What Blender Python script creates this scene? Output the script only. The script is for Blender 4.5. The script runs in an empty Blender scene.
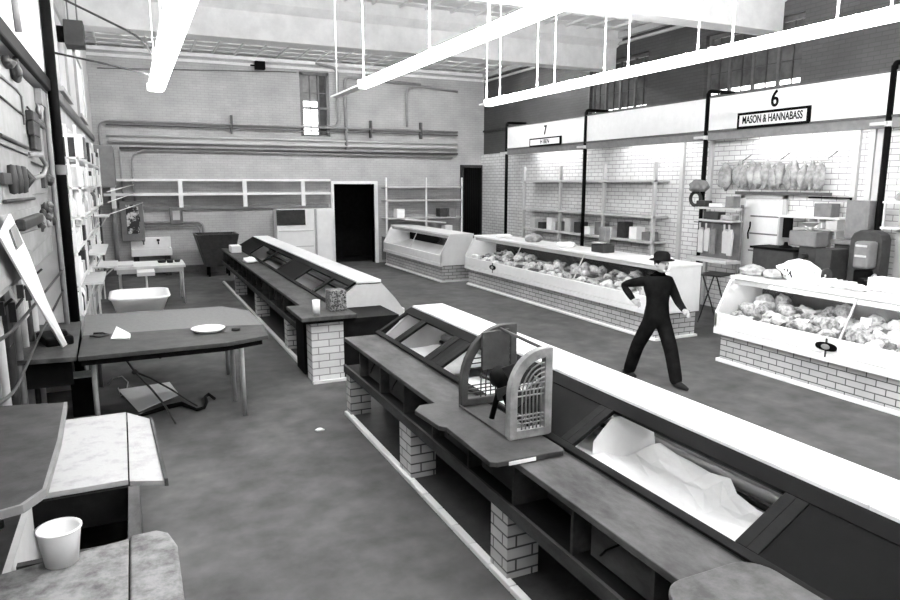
import bpy, bmesh, math, random
from math import radians, sin, cos, pi
from mathutils import Vector, Matrix, noise
random.seed(7)
S = bpy.context.scene
COL = S.collection

# ------------------------------------------------------------------ camera, world, exposure
cd = bpy.data.cameras.new('camera'); cam = bpy.data.objects.new('camera', cd); COL.objects.link(cam)
cd.sensor_width = 36; cd.lens = 680/900*36; cd.clip_end = 200
cam.location = (0, 0, 2.75)
cam.rotation_euler = (radians(90-9.85), 0, radians(-24.9))
S.camera = cam
S.view_settings.view_transform = 'Standard'
try: S.view_settings.look = 'None'
except Exception: pass
S.view_settings.exposure = 0.9
S.view_settings.gamma = 1
S.view_settings.use_curve_mapping = False
ADDED_TUBE = 140.0          # strength of the tubes added to brighten ceiling and back wall
w = bpy.data.worlds.new('world'); S.world = w; w.use_nodes = True
w.node_tree.nodes['Background'].inputs[0].default_value = (1, 1, 1, 1)
w.node_tree.nodes['Background'].inputs[1].default_value = 0.6

# ------------------------------------------------------------------ materials
MATS = {}
def mat(name, v, rough=.6, v2=None, scale=4.0, bump=0, metal=0, detail=6, lo=.35, hi=.65, stretch=None, spec=None):
    if spec is None: spec = .4 if v > .3 else (.2 if v > .055 else .08)
    if name in MATS: return MATS[name]
    m = bpy.data.materials.new(name); m.use_nodes = True; MATS[name] = m
    nt = m.node_tree; b = nt.nodes['Principled BSDF']
    b.inputs['Roughness'].default_value = rough; b.inputs['Metallic'].default_value = metal
    b.inputs['Specular IOR Level'].default_value = spec
    b.inputs['Base Color'].default_value = (v, v, v, 1)
    tc = nt.nodes.new('ShaderNodeTexCoord'); src = tc.outputs['Object']
    if stretch:
        mp = nt.nodes.new('ShaderNodeMapping'); mp.inputs['Scale'].default_value = stretch
        nt.links.new(src, mp.inputs[0]); src = mp.outputs[0]
    if v2 is not None or bump:
        n = nt.nodes.new('ShaderNodeTexNoise'); n.inputs['Scale'].default_value = scale; n.inputs['Detail'].default_value = detail
        n.inputs['Roughness'].default_value = .65
        nt.links.new(src, n.inputs['Vector'])
    if v2 is not None:
        r = nt.nodes.new('ShaderNodeValToRGB'); r.color_ramp.elements[0].position = lo; r.color_ramp.elements[1].position = hi
        r.color_ramp.elements[0].color = (v, v, v, 1); r.color_ramp.elements[1].color = (v2, v2, v2, 1)
        nt.links.new(n.outputs['Fac'], r.inputs[0]); nt.links.new(r.outputs[0], b.inputs['Base Color'])
    if bump:
        bp = nt.nodes.new('ShaderNodeBump'); bp.inputs['Strength'].default_value = bump; bp.inputs['Distance'].default_value = .02
        nt.links.new(n.outputs['Fac'], bp.inputs['Height']); nt.links.new(bp.outputs[0], b.inputs['Normal'])
    return m

def brick(name, c1, c2, mort, bw=.2, bh=.075, ms=.006, rough=.4, bump=.4):
    m = bpy.data.materials.new(name); m.use_nodes = True; MATS[name] = m
    nt = m.node_tree; b = nt.nodes['Principled BSDF']; b.inputs['Roughness'].default_value = rough
    g = nt.nodes.new('ShaderNodeNewGeometry'); sp = nt.nodes.new('ShaderNodeSeparateXYZ')
    nt.links.new(g.outputs['Position'], sp.inputs[0])
    ad = nt.nodes.new('ShaderNodeMath'); nt.links.new(sp.outputs[0], ad.inputs[0]); nt.links.new(sp.outputs[1], ad.inputs[1])
    cb = nt.nodes.new('ShaderNodeCombineXYZ'); nt.links.new(ad.outputs[0], cb.inputs[0]); nt.links.new(sp.outputs[2], cb.inputs[1])
    t = nt.nodes.new('ShaderNodeTexBrick'); t.inputs['Scale'].default_value = 1
    t.inputs['Brick Width'].default_value = bw; t.inputs['Row Height'].default_value = bh; t.inputs['Mortar Size'].default_value = ms
    t.inputs['Mortar Smooth'].default_value = .2
    for k, v in (('Color1', c1), ('Color2', c2), ('Mortar', mort)): t.inputs[k].default_value = (v, v, v, 1)
    nt.links.new(cb.outputs[0], t.inputs['Vector'])
    n = nt.nodes.new('ShaderNodeTexNoise'); n.inputs['Scale'].default_value = 1.3; n.inputs['Detail'].default_value = 8
    nt.links.new(g.outputs['Position'], n.inputs['Vector'])
    mr = nt.nodes.new('ShaderNodeMapRange'); mr.inputs[1].default_value = .3; mr.inputs[2].default_value = .7; mr.inputs[3].default_value = .8; mr.inputs[4].default_value = 1.08
    nt.links.new(n.outputs['Fac'], mr.inputs[0])
    mx = nt.nodes.new('ShaderNodeMix'); mx.data_type = 'RGBA'; mx.blend_type = 'MULTIPLY'; mx.inputs[0].default_value = 1
    nt.links.new(t.outputs['Color'], mx.inputs[6]); nt.links.new(mr.outputs[0], mx.inputs[7])
    nt.links.new(mx.outputs[2], b.inputs['Base Color'])
    bp = nt.nodes.new('ShaderNodeBump'); bp.inputs['Strength'].default_value = bump; bp.inputs['Distance'].default_value = .01; bp.invert = True
    nt.links.new(t.outputs['Fac'], bp.inputs['Height']); nt.links.new(bp.outputs[0], b.inputs['Normal'])
    return m

def emit(name, v, s):
    m = bpy.data.materials.new(name); m.use_nodes = True; MATS[name] = m
    b = m.node_tree.nodes['Principled BSDF']; b.inputs['Base Color'].default_value = (v, v, v, 1)
    b.inputs['Emission Color'].default_value = (1, 1, 1, 1); b.inputs['Emission Strength'].default_value = s
    return m

def clear(name, a=.12):
    m = bpy.data.materials.new(name); m.use_nodes = True; MATS[name] = m
    nt = m.node_tree; nt.nodes.remove(nt.nodes['Principled BSDF'])
    tr = nt.nodes.new('ShaderNodeBsdfTransparent'); gl = nt.nodes.new('ShaderNodeBsdfGlossy'); gl.inputs['Roughness'].default_value = .03
    mx = nt.nodes.new('ShaderNodeMixShader'); mx.inputs[0].default_value = a; nt.links.new(tr.outputs[0], mx.inputs[1]); nt.links.new(gl.outputs[0], mx.inputs[2])
    nt.links.new(mx.outputs[0], nt.nodes['Material Output'].inputs[0])
    return m

W = {}
W['floor'] = mat('floor_concrete', .055, .75, .11, 1.1, .15, detail=10, lo=.3, hi=.72)
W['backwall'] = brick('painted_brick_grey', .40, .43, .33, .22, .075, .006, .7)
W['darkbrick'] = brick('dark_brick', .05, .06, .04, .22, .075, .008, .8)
W['tile'] = brick('glazed_white_brick', .74, .68, .3, .30, .1, .008, .25)
W['tile_s'] = brick('glazed_base_brick', .5, .43, .06, .26, .088, .008, .3)
W['tile_g'] = brick('dull_glazed_brick', .30, .24, .06, .26, .088, .009, .4)
W['plaster'] = mat('white_plaster', .78, .8, .66, 3, .3, detail=8)
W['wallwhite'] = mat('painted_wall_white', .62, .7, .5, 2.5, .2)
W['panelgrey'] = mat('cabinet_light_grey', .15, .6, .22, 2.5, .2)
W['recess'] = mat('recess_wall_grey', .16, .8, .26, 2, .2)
W['white'] = mat('white_enamel', .8, .3, .74, 5)
W['marble'] = mat('marble_white', .84, .3, .76, 3, detail=12)
W['paper'] = mat('white_paper', .9, .7, .84, 5, .2)
W['black'] = mat('black_paint', .0025, .6, .004, 8, spec=.04)
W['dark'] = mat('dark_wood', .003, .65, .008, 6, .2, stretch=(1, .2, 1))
W['darkm'] = mat('dark_metal', .025, .4, .04, 9, .1)
W['midwood'] = mat('worn_mid_wood', .03, .6, .085, 4, .35, detail=12, stretch=(1, .5, 1))
W['panelwood'] = mat('painted_panel_wood', .022, .6, .05, 5, .2, stretch=(1, .4, 1))
W['tabletop'] = mat('worn_table_dark', .03, .5, .055, 6, .15, detail=10)
W['tablelight'] = mat('table_light_grey', .10, .5, .13, 20, .1)
W['stain'] = mat('stained_white_board', .36, .7, .22, 7, .3, detail=12, lo=.5, hi=.8)
W['boardwood'] = mat('worn_board_wood', .09, .7, .04, 7, .4, detail=10)
W['grimy'] = mat('grimy_stained_board', .2, .8, .07, 9, .5, detail=12, lo=.38, hi=.66)
W['grey'] = mat('grey_paint', .14, .5, .18, 7, .1)
W['dgrey'] = mat('dark_grey_paint', .035, .5, .05, 7, .1)
W['lgrey'] = mat('light_grey_paint', .45, .5, .5, 7, .1)
W['pipe'] = mat('pipe_grey', .24, .45, .3, 9)
W['pipedark'] = mat('pipe_dark', .07, .45, .1, 9)
W['steel'] = mat('dull_steel', .4, .35, .5, 10, metal=.6)
W['fan'] = mat('fan_metal', .26, .45, .13, 7, .1)
W['fand'] = mat('fan_dark_metal', .04, .5, .06, 9, .1)
W['meat'] = mat('meat_mixed', .5, .5, .07, 12, .4, detail=5, lo=.4, hi=.6)
W['meatd'] = mat('meat_dark', .1, .45, .03, 12, .4, detail=5)
W['meatl'] = mat('meat_light', .75, .5, .25, 12, .4, detail=5)
W['bag'] = mat('bag_cloth', .42, .6, .12, 5, .5, detail=5)
W['cloth'] = mat('dark_cloth', .006, .95, .012, 10, .3, spec=0)
W['skin'] = mat('skin', .45, .5, .4, 10)
W['tube'] = emit('lit_tube', .9, ADDED_TUBE)
W['tube_weak'] = emit('weak_lit_tube', .9, ADDED_TUBE*.35)
W['diffuser'] = emit('lit_diffuser', .9, 5.0)
W['stalltube'] = emit('stall_lit_tube', .9, 20.0)
W['casetube'] = emit('case_lit_tube', .9, 8.0)
W['day'] = emit('daylight_pane', .8, 2.6)
W['glass'] = clear('case_glass', .05)
W['dglass'] = mat('dark_window_glass', .05, .15, .09, 3)
W['mglass'] = mat('grimy_window_glass', .14, .3, .24, 3)
W['leather'] = mat('shoe_leather', .02, .3)
W['hair'] = mat('hair_dark', .02, .7)

# floor: finer noise varies the concrete tone
def floor_material():
    m = W['floor']; nt = m.node_tree; b = nt.nodes['Principled BSDF']
    ramp = [n for n in nt.nodes if n.type == 'VALTORGB'][0]
    g = nt.nodes.new('ShaderNodeNewGeometry'); n1 = nt.nodes.new('ShaderNodeTexNoise'); n1.inputs['Scale'].default_value = 7; n1.inputs['Detail'].default_value = 10
    mp = nt.nodes.new('ShaderNodeMapping'); mp.inputs['Scale'].default_value = (.5, .5, 1)
    nt.links.new(g.outputs['Position'], mp.inputs[0]); nt.links.new(mp.outputs[0], n1.inputs['Vector'])
    mr = nt.nodes.new('ShaderNodeMapRange'); mr.inputs[1].default_value = .3; mr.inputs[2].default_value = .75; mr.inputs[3].default_value = .8; mr.inputs[4].default_value = 1.25
    nt.links.new(n1.outputs['Fac'], mr.inputs[0])
    mx = nt.nodes.new('ShaderNodeMix'); mx.data_type = 'RGBA'; mx.blend_type = 'MULTIPLY'; mx.inputs[0].default_value = 1
    nt.links.new(ramp.outputs[0], mx.inputs[6]); nt.links.new(mr.outputs[0], mx.inputs[7])
    nt.links.new(mx.outputs[2], b.inputs['Base Color'])
floor_material()

# ------------------------------------------------------------------ mesh helpers
class MB:
    def __init__(s): s.v = []; s.f = []; s.sm = []
    def add(s, vs, fs, smooth=False):
        n = len(s.v); s.v += [Vector(v) for v in vs]; s.f += [[i+n for i in f] for f in fs]; s.sm += [smooth]*len(fs); return s
    def box(s, x0, x1, y0, y1, z0, z1):
        vs = [(x, y, z) for z in (z0, z1) for x, y in ((x0, y0), (x1, y0), (x1, y1), (x0, y1))]
        return s.add(vs, [(3,2,1,0), (4,5,6,7), (0,1,5,4), (1,2,6,5), (2,3,7,6), (3,0,4,7)])
    def obox(s, c, sx, sy, sz, rz=0, rx=0, ry=0):
        M = Matrix.Translation(c) @ Matrix.Rotation(rz, 4, 'Z') @ Matrix.Rotation(ry, 4, 'Y') @ Matrix.Rotation(rx, 4, 'X')
        vs = [M @ Vector((x*sx/2, y*sy/2, z*sz/2)) for z in (-1, 1) for x, y in ((-1,-1), (1,-1), (1,1), (-1,1))]
        return s.add(vs, [(3,2,1,0), (4,5,6,7), (0,1,5,4), (1,2,6,5), (2,3,7,6), (3,0,4,7)])
    def tube(s, pts, r, n=10, caps=True):
        pts = [Vector(p) for p in pts]; rs = r if isinstance(r, (list, tuple)) else [r]*len(pts)
        t0 = (pts[1]-pts[0]).normalized(); up = Vector((0, 0, 1)) if abs(t0.z) < .9 else Vector((1, 0, 0))
        a = t0.cross(up).normalized(); vs = []
        for i, p in enumerate(pts):
            t = ((pts[min(i+1, len(pts)-1)]-p).normalized() + (p-pts[max(i-1, 0)]).normalized())
            t = t.normalized() if t.length > 1e-6 else t0
            a = (a - t*a.dot(t)).normalized(); bb = t.cross(a)
            for k in range(n):
                th = 2*pi*k/n; vs.append(p + (a*cos(th)+bb*sin(th))*rs[i])
        fs = [(i*n+k, i*n+(k+1) % n, (i+1)*n+(k+1) % n, (i+1)*n+k) for i in range(len(pts)-1) for k in range(n)]
        s.add(vs, fs, True)
        if caps:
            m = len(s.v)-len(vs); s.f.append([m+k for k in reversed(range(n))]); s.f.append([m+(len(pts)-1)*n+k for k in range(n)]); s.sm += [False]*2
        return s
    def lathe(s, c, prof, n=24, axis='Z', sx=1, sy=1):
        vs = []
        for r, z in prof:
            for k in range(n):
                th = 2*pi*k/n; p = Vector((r*cos(th)*sx, r*sin(th)*sy, z))
                if axis == 'X': p = Vector((p.z, p.x, p.y))
                if axis == 'Y': p = Vector((p.x, p.z, p.y))
                vs.append(Vector(c)+p)
        fs = [(i*n+k, i*n+(k+1) % n, (i+1)*n+(k+1) % n, (i+1)*n+k) for i in range(len(prof)-1) for k in range(n)]
        return s.add(vs, fs, True)
    def prism(s, poly, a0, a1, axis='Z'):
        def P(u, v, a): return {'Z': (u, v, a), 'Y': (u, a, v), 'X': (a, u, v)}[axis]
        n = len(poly); vs = [P(u, v, a0) for u, v in poly] + [P(u, v, a1) for u, v in poly]
        return s.add(vs, [list(reversed(range(n))), [n+i for i in range(n)]] + [(i, (i+1) % n, n+(i+1) % n, n+i) for i in range(n)])
    def blob(s, c, rx, ry, rz, seed=0, amp=.25, fr=1.5, sub=3, rot=0, flat=None):
        bm = bmesh.new(); bmesh.ops.create_icosphere(bm, subdivisions=sub, radius=1)
        c = Vector(c); R_ = Matrix.Rotation(rot, 3, 'Z'); vs = []
        for v in bm.verts:
            k = 1+amp*noise.noise(v.co*fr+Vector((seed*7.3, seed*3.1, seed)))
            p = v.co*k; p = Vector((p.x*rx, p.y*ry, p.z*rz))
            if flat is not None: p.z = max(p.z, flat)
            vs.append(c + R_ @ p)
        bm.verts.index_update()
        s.add(vs, [[v.index for v in f.verts] for f in bm.faces], True); bm.free(); return s
    def build(s, name, m, parent=None, bevel=0, seg=2):
        if parent is not None:
            o0 = Vector(parent['_o']) if '_o' in parent.keys() else Vector((0, 0, 0))
        else:
            xs = [v.x for v in s.v]; ys = [v.y for v in s.v]; zs = [v.z for v in s.v]
            o0 = Vector(((min(xs)+max(xs))/2, (min(ys)+max(ys))/2, min(zs)))
        me = bpy.data.meshes.new(name); me.from_pydata([v-o0 for v in s.v], [], s.f)
        for p, q in zip(me.polygons, s.sm): p.use_smooth = q
        bm = bmesh.new(); bm.from_mesh(me); bmesh.ops.recalc_face_normals(bm, faces=bm.faces); bm.to_mesh(me); bm.free()
        me.materials.append(W[m] if isinstance(m, str) else m)
        o = bpy.data.objects.new(name, me); COL.objects.link(o)
        o['_o'] = tuple(o0)
        if parent is not None: o.parent = parent
        else: o.location = o0
        if bevel:
            md = o.modifiers.new('bevel', 'BEVEL'); md.width = bevel; md.segments = seg; md.limit_method = 'ANGLE'; md.angle_limit = radians(40)
        return o

def thing(name, loc, label, cat, group=None):
    o = bpy.data.objects.new(name, None); COL.objects.link(o); o.location = loc; o['_o'] = tuple(loc)
    o.empty_display_size = .1
    return tag(o, label, cat, group)
def tag(o, label, cat, group=None, kind=None):
    o['label'] = label; o['category'] = cat
    if group: o['group'] = group
    if kind: o['kind'] = kind
    return o
def struct(o): o['kind'] = 'structure'; return o
def copy_tree(o, parent=None):
    c = o.copy(); COL.objects.link(c); c.parent = parent
    for ch in list(o.children): copy_tree(ch, c)
    return c
def text_mb(txt, name, m, size, M, parent, depth=.004, sx=1, extra=0, bold=0):
    cu = bpy.data.curves.new('txt', 'FONT'); cu.body = txt; cu.size = size; cu.align_x = 'CENTER'; cu.align_y = 'CENTER'; cu.extrude = depth; cu.offset = bold
    to = bpy.data.objects.new('txt', cu); COL.objects.link(to)
    bpy.context.view_layer.update()
    me = bpy.data.meshes.new_from_object(to.evaluated_get(bpy.context.evaluated_depsgraph_get()))
    bpy.data.objects.remove(to)
    mb = MB(); mb.add([M @ Vector((v.co.x*sx, v.co.y, v.co.z)) for v in me.vertices], [list(p.vertices) for p in me.polygons])
    return mb.build(name, m, parent)
def frame_right(x, y, z):      # text lying on a wall that faces -X: reads towards -Y
    return Matrix(((0, 0, -1, x), (-1, 0, 0, y), (0, 1, 0, z), (0, 0, 0, 1)))
def frame_front(x, y, z):      # text on a face that faces -Y
    return Matrix(((1, 0, 0, x), (0, 0, -1, y), (0, 1, 0, z), (0, 0, 0, 1)))
def bend(pts, r=.12, n=5):
    pts = [Vector(p) for p in pts]; out = [pts[0]]
    for i in range(1, len(pts)-1):
        a = pts[i]+(pts[i-1]-pts[i]).normalized()*r; b = pts[i]+(pts[i+1]-pts[i]).normalized()*r
        for k in range(n+1):
            t = k/n; out.append(a*(1-t)**2+pts[i]*2*t*(1-t)+b*t*t)
    return out+[pts[-1]]

# ================================================================== STRUCTURE
YB = 22.3; XL = -.85; XR = 11.7; ZC = 6.55
struct(MB().box(-2.2, 12.2, -4, 23, -.1, 0).build('floor', 'floor'))
# ceiling with ribs
mb = MB().box(-2.2, 12.2, -4, 23, ZC, ZC+.1)
for x in [i*.62-.6 for i in range(21)]: mb.box(x, x+.05, -3.9, YB, ZC-.05, ZC)
for y in [i*.62-3.6 for i in range(42)]: mb.box(XL, XR, y, y+.03, ZC-.025, ZC)
struct(mb.build('ceiling', 'plaster'))
for i, y in enumerate((14.95, 9.88, 4.8, -.3)):
    prof = [(y, 5.62), (y+.45, 5.62), (y+.45, ZC), (y-.22, ZC), (y-.22, 6.3), (y-.17, 6.26), (y-.08, 6.2), (y, 6.16)]
    struct(MB().prism(prof, XL, XR, 'X').build('trim_%d' % (i+1), 'plaster'))
# back wall with a doorway and window opening
DX0, DX1, DZ = 6.1, 7.5, 2.68
WX0, WX1, WZ0, WZ1 = 5.1, 6.05, 4.2, 6.2
mb = MB()
mb.box(-2, DX0, YB, YB+.3, 0, DZ).box(DX1, XR+.5, YB, YB+.3, 0, DZ)
mb.box(-2, XR+.5, YB, YB+.3, DZ, WZ0).box(-2, WX0, YB, YB+.3, WZ0, WZ1).box(WX1, XR+.5, YB, YB+.3, WZ0, WZ1).box(-2, XR+.5, YB, YB+.3, WZ1, ZC)
struct(mb.build('wall_back', 'backwall'))
struct(MB().box(-.85, XR, YB-.05, YB-.002, 6.24, 6.32).box(-.85, XR, YB-.12, YB-.002, 6.4, 6.5).build('trim_5', 'plaster'))
struct(MB().box(-.84, DX0-.1, YB-.03, YB-.001, 0, .22).build('baseboard_back', 'pipedark'))
# left wall: recess behind the switchgear, full wall beyond the black post
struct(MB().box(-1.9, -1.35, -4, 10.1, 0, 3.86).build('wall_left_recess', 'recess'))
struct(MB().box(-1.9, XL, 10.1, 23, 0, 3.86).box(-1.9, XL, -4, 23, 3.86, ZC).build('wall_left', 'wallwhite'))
struct(MB().box(-2, 12.2, -4.2, -4, 0, ZC).build('wall_front', 'wallwhite'))
# right wall with upper windows
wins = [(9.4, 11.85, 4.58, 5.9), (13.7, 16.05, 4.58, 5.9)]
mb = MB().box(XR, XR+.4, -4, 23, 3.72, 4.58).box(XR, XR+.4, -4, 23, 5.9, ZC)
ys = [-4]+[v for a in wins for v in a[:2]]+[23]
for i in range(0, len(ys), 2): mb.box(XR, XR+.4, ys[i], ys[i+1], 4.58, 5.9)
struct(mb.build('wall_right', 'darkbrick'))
struct(MB().box(11.6, XR+.4, -4, 23, 0, 3.72).build('wall_right_lower', 'tile'))
struct(MB().box(XR-.14, XR, -4, YB, 6.36, 6.5).box(XR-.07, XR, -4, YB, 6.22, 6.28).build('trim_6', 'lgrey'))
struct(MB().box(XR-.05, XR, -4, YB, 4.5, 4.56).build('trim_7', 'dgrey'))

def window(i, y0, y1, z0, z1):
    t = MB().box(XR+.1, XR+.18, y0, y0+.08, z0, z1).box(XR+.1, XR+.18, y1-.08, y1, z0, z1).box(XR+.1, XR+.18, y0+.08, y1-.08, z1-.08, z1).box(XR+.06, XR+.2, y0+.08, y1-.08, z0, z0+.05)
    n = 4
    for k in range(1, n):
        y = y0+(y1-y0)*k/n; t.box(XR+.1, XR+.17, y-.03, y+.03, z0+.05, z1-.08)
    o = struct(t.build('window_%d' % i, 'pipedark'))
    for k in range(n):
        ya = y0+(y1-y0)*k/n+.04; yb = y0+(y1-y0)*(k+1)/n-.04
        MB().box(XR+.15, XR+.16, ya, yb, z0+(.155 if i == 1 else .085), z1-.09).build('pane', 'dglass', o)
        mid = MB().box(XR+.13, XR+.15, (ya+yb)/2-.012, (ya+yb)/2+.012, z0+.05, z1-.09)
        for zz in (z0+.5, z0+.9): mid.box(XR+.13, XR+.15, ya, yb, zz-.01, zz+.01)
        mid.build('muntin', 'dgrey', o)
        MB().box(XR+.15, XR+.16, ya, yb, z0+.05, z0+(.15 if i == 1 else .08)).build('open_pane', 'day', o)
for i, a in enumerate(wins): window(i+1, *a)
# back window
o = MB()
o.box(WX0, WX0+.1, YB+.02, YB+.1, WZ0, WZ1).box(WX1-.1, WX1, YB+.02, YB+.1, WZ0, WZ1).box(WX0, WX1, YB+.02, YB+.1, WZ1-.1, WZ1).box(WX0, WX1, YB+.02, YB+.1, WZ0, WZ0+.06).box(WX0+.1, WX1-.1, YB+.02, YB+.1, 5.05, 5.12).box(WX0+.57, WX0+.63, YB+.02, YB+.1, WZ0, WZ1)
for z in (4.55, 5.55): o.box(WX0+.1, WX1-.1, YB+.04, YB+.08, z, z+.025)
o.box(WX0+.32, WX0+.35, YB+.04, YB+.08, WZ0, WZ1)
wb = struct(o.build('window_3', 'grey'))
MB().box(WX0+.1, WX0+.57, YB+.09, YB+.095, WZ0+.06, 5.3).build('pane', 'day', wb)
MB().box(WX0+.1, WX0+.57, YB+.09, YB+.095, 5.3, WZ1-.1).build('pane', 'mglass', wb)
MB().box(WX0+.63, WX1-.1, YB+.09, YB+.095, WZ0+.06, WZ1-.1).build('pane', 'dglass', wb)
# left wall upper windows (faint)
for i, (y0, y1) in enumerate(((11.6, 13.6), (16, 18.4))):
    o = MB().box(XL, XL+.05, y0, y0+.1, 4.1, 5.4).box(XL, XL+.05, y1-.1, y1, 4.1, 5.4).box(XL, XL+.05, y0, y1, 5.3, 5.4).box(XL, XL+.08, y0, y1, 4.05, 4.12).build('window_%d' % (4+i), 'lgrey')
    struct(o); MB().box(XL+.005, XL+.012, y0+.1, y1-.1, 4.12, 5.3).build('pane', 'day' if 0 else 'white', o)
# dark doorway: recess room and swung-open leaf frame
struct(MB().box(DX0-.1, DX0, YB-.06, YB+.3, 0, DZ+.1).box(DX1, DX1+.12, YB-.06, YB+.3, 0, DZ+.1).box(DX0, DX1, YB-.06, YB+.3, DZ, DZ+.1).build('door_1', 'white'))
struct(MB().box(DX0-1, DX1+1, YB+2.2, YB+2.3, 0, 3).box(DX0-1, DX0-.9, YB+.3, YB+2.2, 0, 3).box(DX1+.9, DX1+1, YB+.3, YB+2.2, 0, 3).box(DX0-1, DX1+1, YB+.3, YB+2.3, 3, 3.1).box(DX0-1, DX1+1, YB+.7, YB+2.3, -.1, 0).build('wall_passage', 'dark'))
# dark curtained opening in the far right corner
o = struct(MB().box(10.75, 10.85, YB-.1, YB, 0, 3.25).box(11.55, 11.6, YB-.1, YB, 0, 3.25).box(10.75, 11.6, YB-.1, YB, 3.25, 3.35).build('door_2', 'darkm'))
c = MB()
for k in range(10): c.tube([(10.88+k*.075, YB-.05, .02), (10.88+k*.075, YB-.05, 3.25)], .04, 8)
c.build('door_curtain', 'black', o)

# ================================================================== LIGHT ROWS
def light_row(x, y0, y1, lit0, label, hg=(.45, 1.1), zz=4.0, wd=.065, tm='tube'):
    t = thing('fluorescent_light_row', (x, y0, zz-.1), label, 'light', 'hanging fluorescent rows')
    MB().box(x-wd, x+wd, y0, y1, zz, zz+.025).build('housing', 'white', t)
    y = lit0
    while y-2.3 > y0:
        for sx in (-wd*.55, wd*.55):
            MB().tube([(x+sx, y, zz+.052), (x+sx, y-2.32, zz+.052)], .02, 8).build('tube', tm, t)  # upward tubes added on top of the housing to brighten the ceiling
        MB().prism([(x-wd, zz), (x-wd*.7, zz-.03), (x+wd*.7, zz-.03), (x+wd, zz)], y-2.38, y, 'Y').build('diffuser', 'diffuser', t)
        MB().box(x-wd, x+wd, y, y+.04, zz+.025, zz+.08).build('lamp_holder', 'white', t)
        y -= 2.42
    y = y1-.15; k = 0
    while y > max(y0, 0):
        MB().tube([(x, y, zz+.025), (x, y, ZC-.03)], .009, 6).lathe((x, y, ZC-.08), [(.03, .05), (.015, 0)], 10).build('hanger', 'white', t)
        y -= hg[k % 2]; k += 1
    return t
light_row(5.42, -3.6, 10.4, 10.2, 'white hanging fluorescent row nearest the upper windows and stall signs')
light_row(2.9, -3.6, 10.4, 9.0, 'white hanging fluorescent row in the middle, dark at its far end', (1.3, 2.2))
light_row(.42, -3.6, 10.7, 10.5, 'short looking fluorescent row nearest the left wall, seen end on', (2.4, 2.4), wd=.11, tm='tube_weak')
# unseen lamps added behind the far beam to brighten the back wall
for x, lab in ((1.2, 'ceiling strip light behind the far beam on the left'), (5.6, 'ceiling strip light behind the far beam in the middle'), (9.6, 'ceiling strip light behind the far beam on the right')):
    t = thing('ceiling_strip_light', (x, 17.45, 6.3), lab, 'light', 'strip lights behind the far beam')
    MB().box(x-1.2, x+1.2, 17.35, 17.5, 6.34, 6.54).build('housing', 'white', t)
    for s in (-.04, .04): MB().tube([(x-1.15, 17.42+s, 6.31), (x+1.15, 17.42+s, 6.31)], .02, 8).build('tube', 'tube', t)

# ================================================================== STALL FRONTS (right)
HB = 11.0
posts = [3.2, 7.15, 10.98, 15.2, 19.4]
for i in range(4):
    y0, y1 = posts[i]+.05, posts[i+1]-.05
    lab = ['white stall fascia board at the right edge of the photo', 'white stall fascia board carrying the number 6', 'white stall fascia board left of the number 6 stall', 'farthest white stall fascia board, above the small far sign'][i]
    t = thing('stall_fascia', (HB, y0, 3.6), lab, 'fascia board', 'stall fascia boards')
    MB().box(HB, HB+.05, y0, y1, 3.8, 4.46).build('board', 'white', t)
    MB().box(HB-.03, HB+.08, y0, y1, 3.76, 3.8).box(HB-.02, HB+.07, y0, y1, 4.45, 4.48).build('edge_trim', 'pipedark', t)
    MB().box(HB-.01, HB+.1, y0, y1, 3.6, 3.755).build('lower_beam', 'grey', t)
for i, y in enumerate(posts):
    lab = ['black stall post beyond the right edge', 'black stall post right of the tiled wall near the right edge', 'black stall post between the number 6 board and the next board', 'black stall post behind the hanging lamps, third from the right', 'farthest black stall post by the dark curtained opening'][i]
    t = thing('stall_post', (HB, y, 0), lab, 'post', 'stall posts')
    MB().tube([(HB, y, 0), (HB, y, 4.55)], .05, 12).build('pole', 'black', t)
    MB().tube(bend([(HB, y, 4.5), (HB, y, 4.6), (XR, y, 4.6)], .08), .04, 10).build('wall_arm', 'black', t)
    MB().lathe((HB, y, 3.66), [(.062, -.04), (.062, .04)], 12).box(HB-.1, HB+.02, y-.02, y+.25, 3.64, 3.69).build('clamp', 'lgrey', t)
    MB().lathe((HB, y, 0), [(.1, 0), (.1, .02), (.06, .04)], 16).build('foot', 'black', t)
# signs
s = MB().box(HB-.045, HB-.005, 8.55, 10.15, 3.77, 4.08).build('stall_sign', 'black')
tag(s, 'long black framed white nameplate reading MASON & HANNABASS under the 6', 'sign')
MB().box(HB-.05, HB-.045, 8.61, 10.09, 3.82, 4.03).build('sign_face', 'white', s)
text_mb('MASON & HANNABASS', 'lettering', 'black', .2, frame_right(HB-.052, 9.35, 3.93), s, .002, .64, bold=.004)
s = text_mb('6', 'stall_number', 'black', .42, frame_right(0, 0, 0), None, .008, .85, bold=.006)
s.location = (HB-.01, 9.33, 4.13); tag(s, 'large black number 6 on the white fascia board', 'number')
s = MB().box(HB-.045, HB-.005, 16.3, 17.95, 3.77, 4.02).build('stall_sign', 'black')
tag(s, 'small far nameplate ending in BEN on the farthest fascia board', 'sign')
MB().box(HB-.05, HB-.045, 16.36, 17.89, 3.82, 3.98).build('sign_face', 'white', s)
text_mb('H BEN', 'lettering', 'black', .17, frame_right(HB-.052, 17.1, 3.9), s, .002, 1, bold=.003)
s = text_mb('7', 'stall_number', 'black', .36, frame_right(0, 0, 0), None, .008, .85, bold=.006)
s.location = (HB-.01, 17.15, 4.1); tag(s, 'black stall number on the farthest fascia board', 'number')
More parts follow.
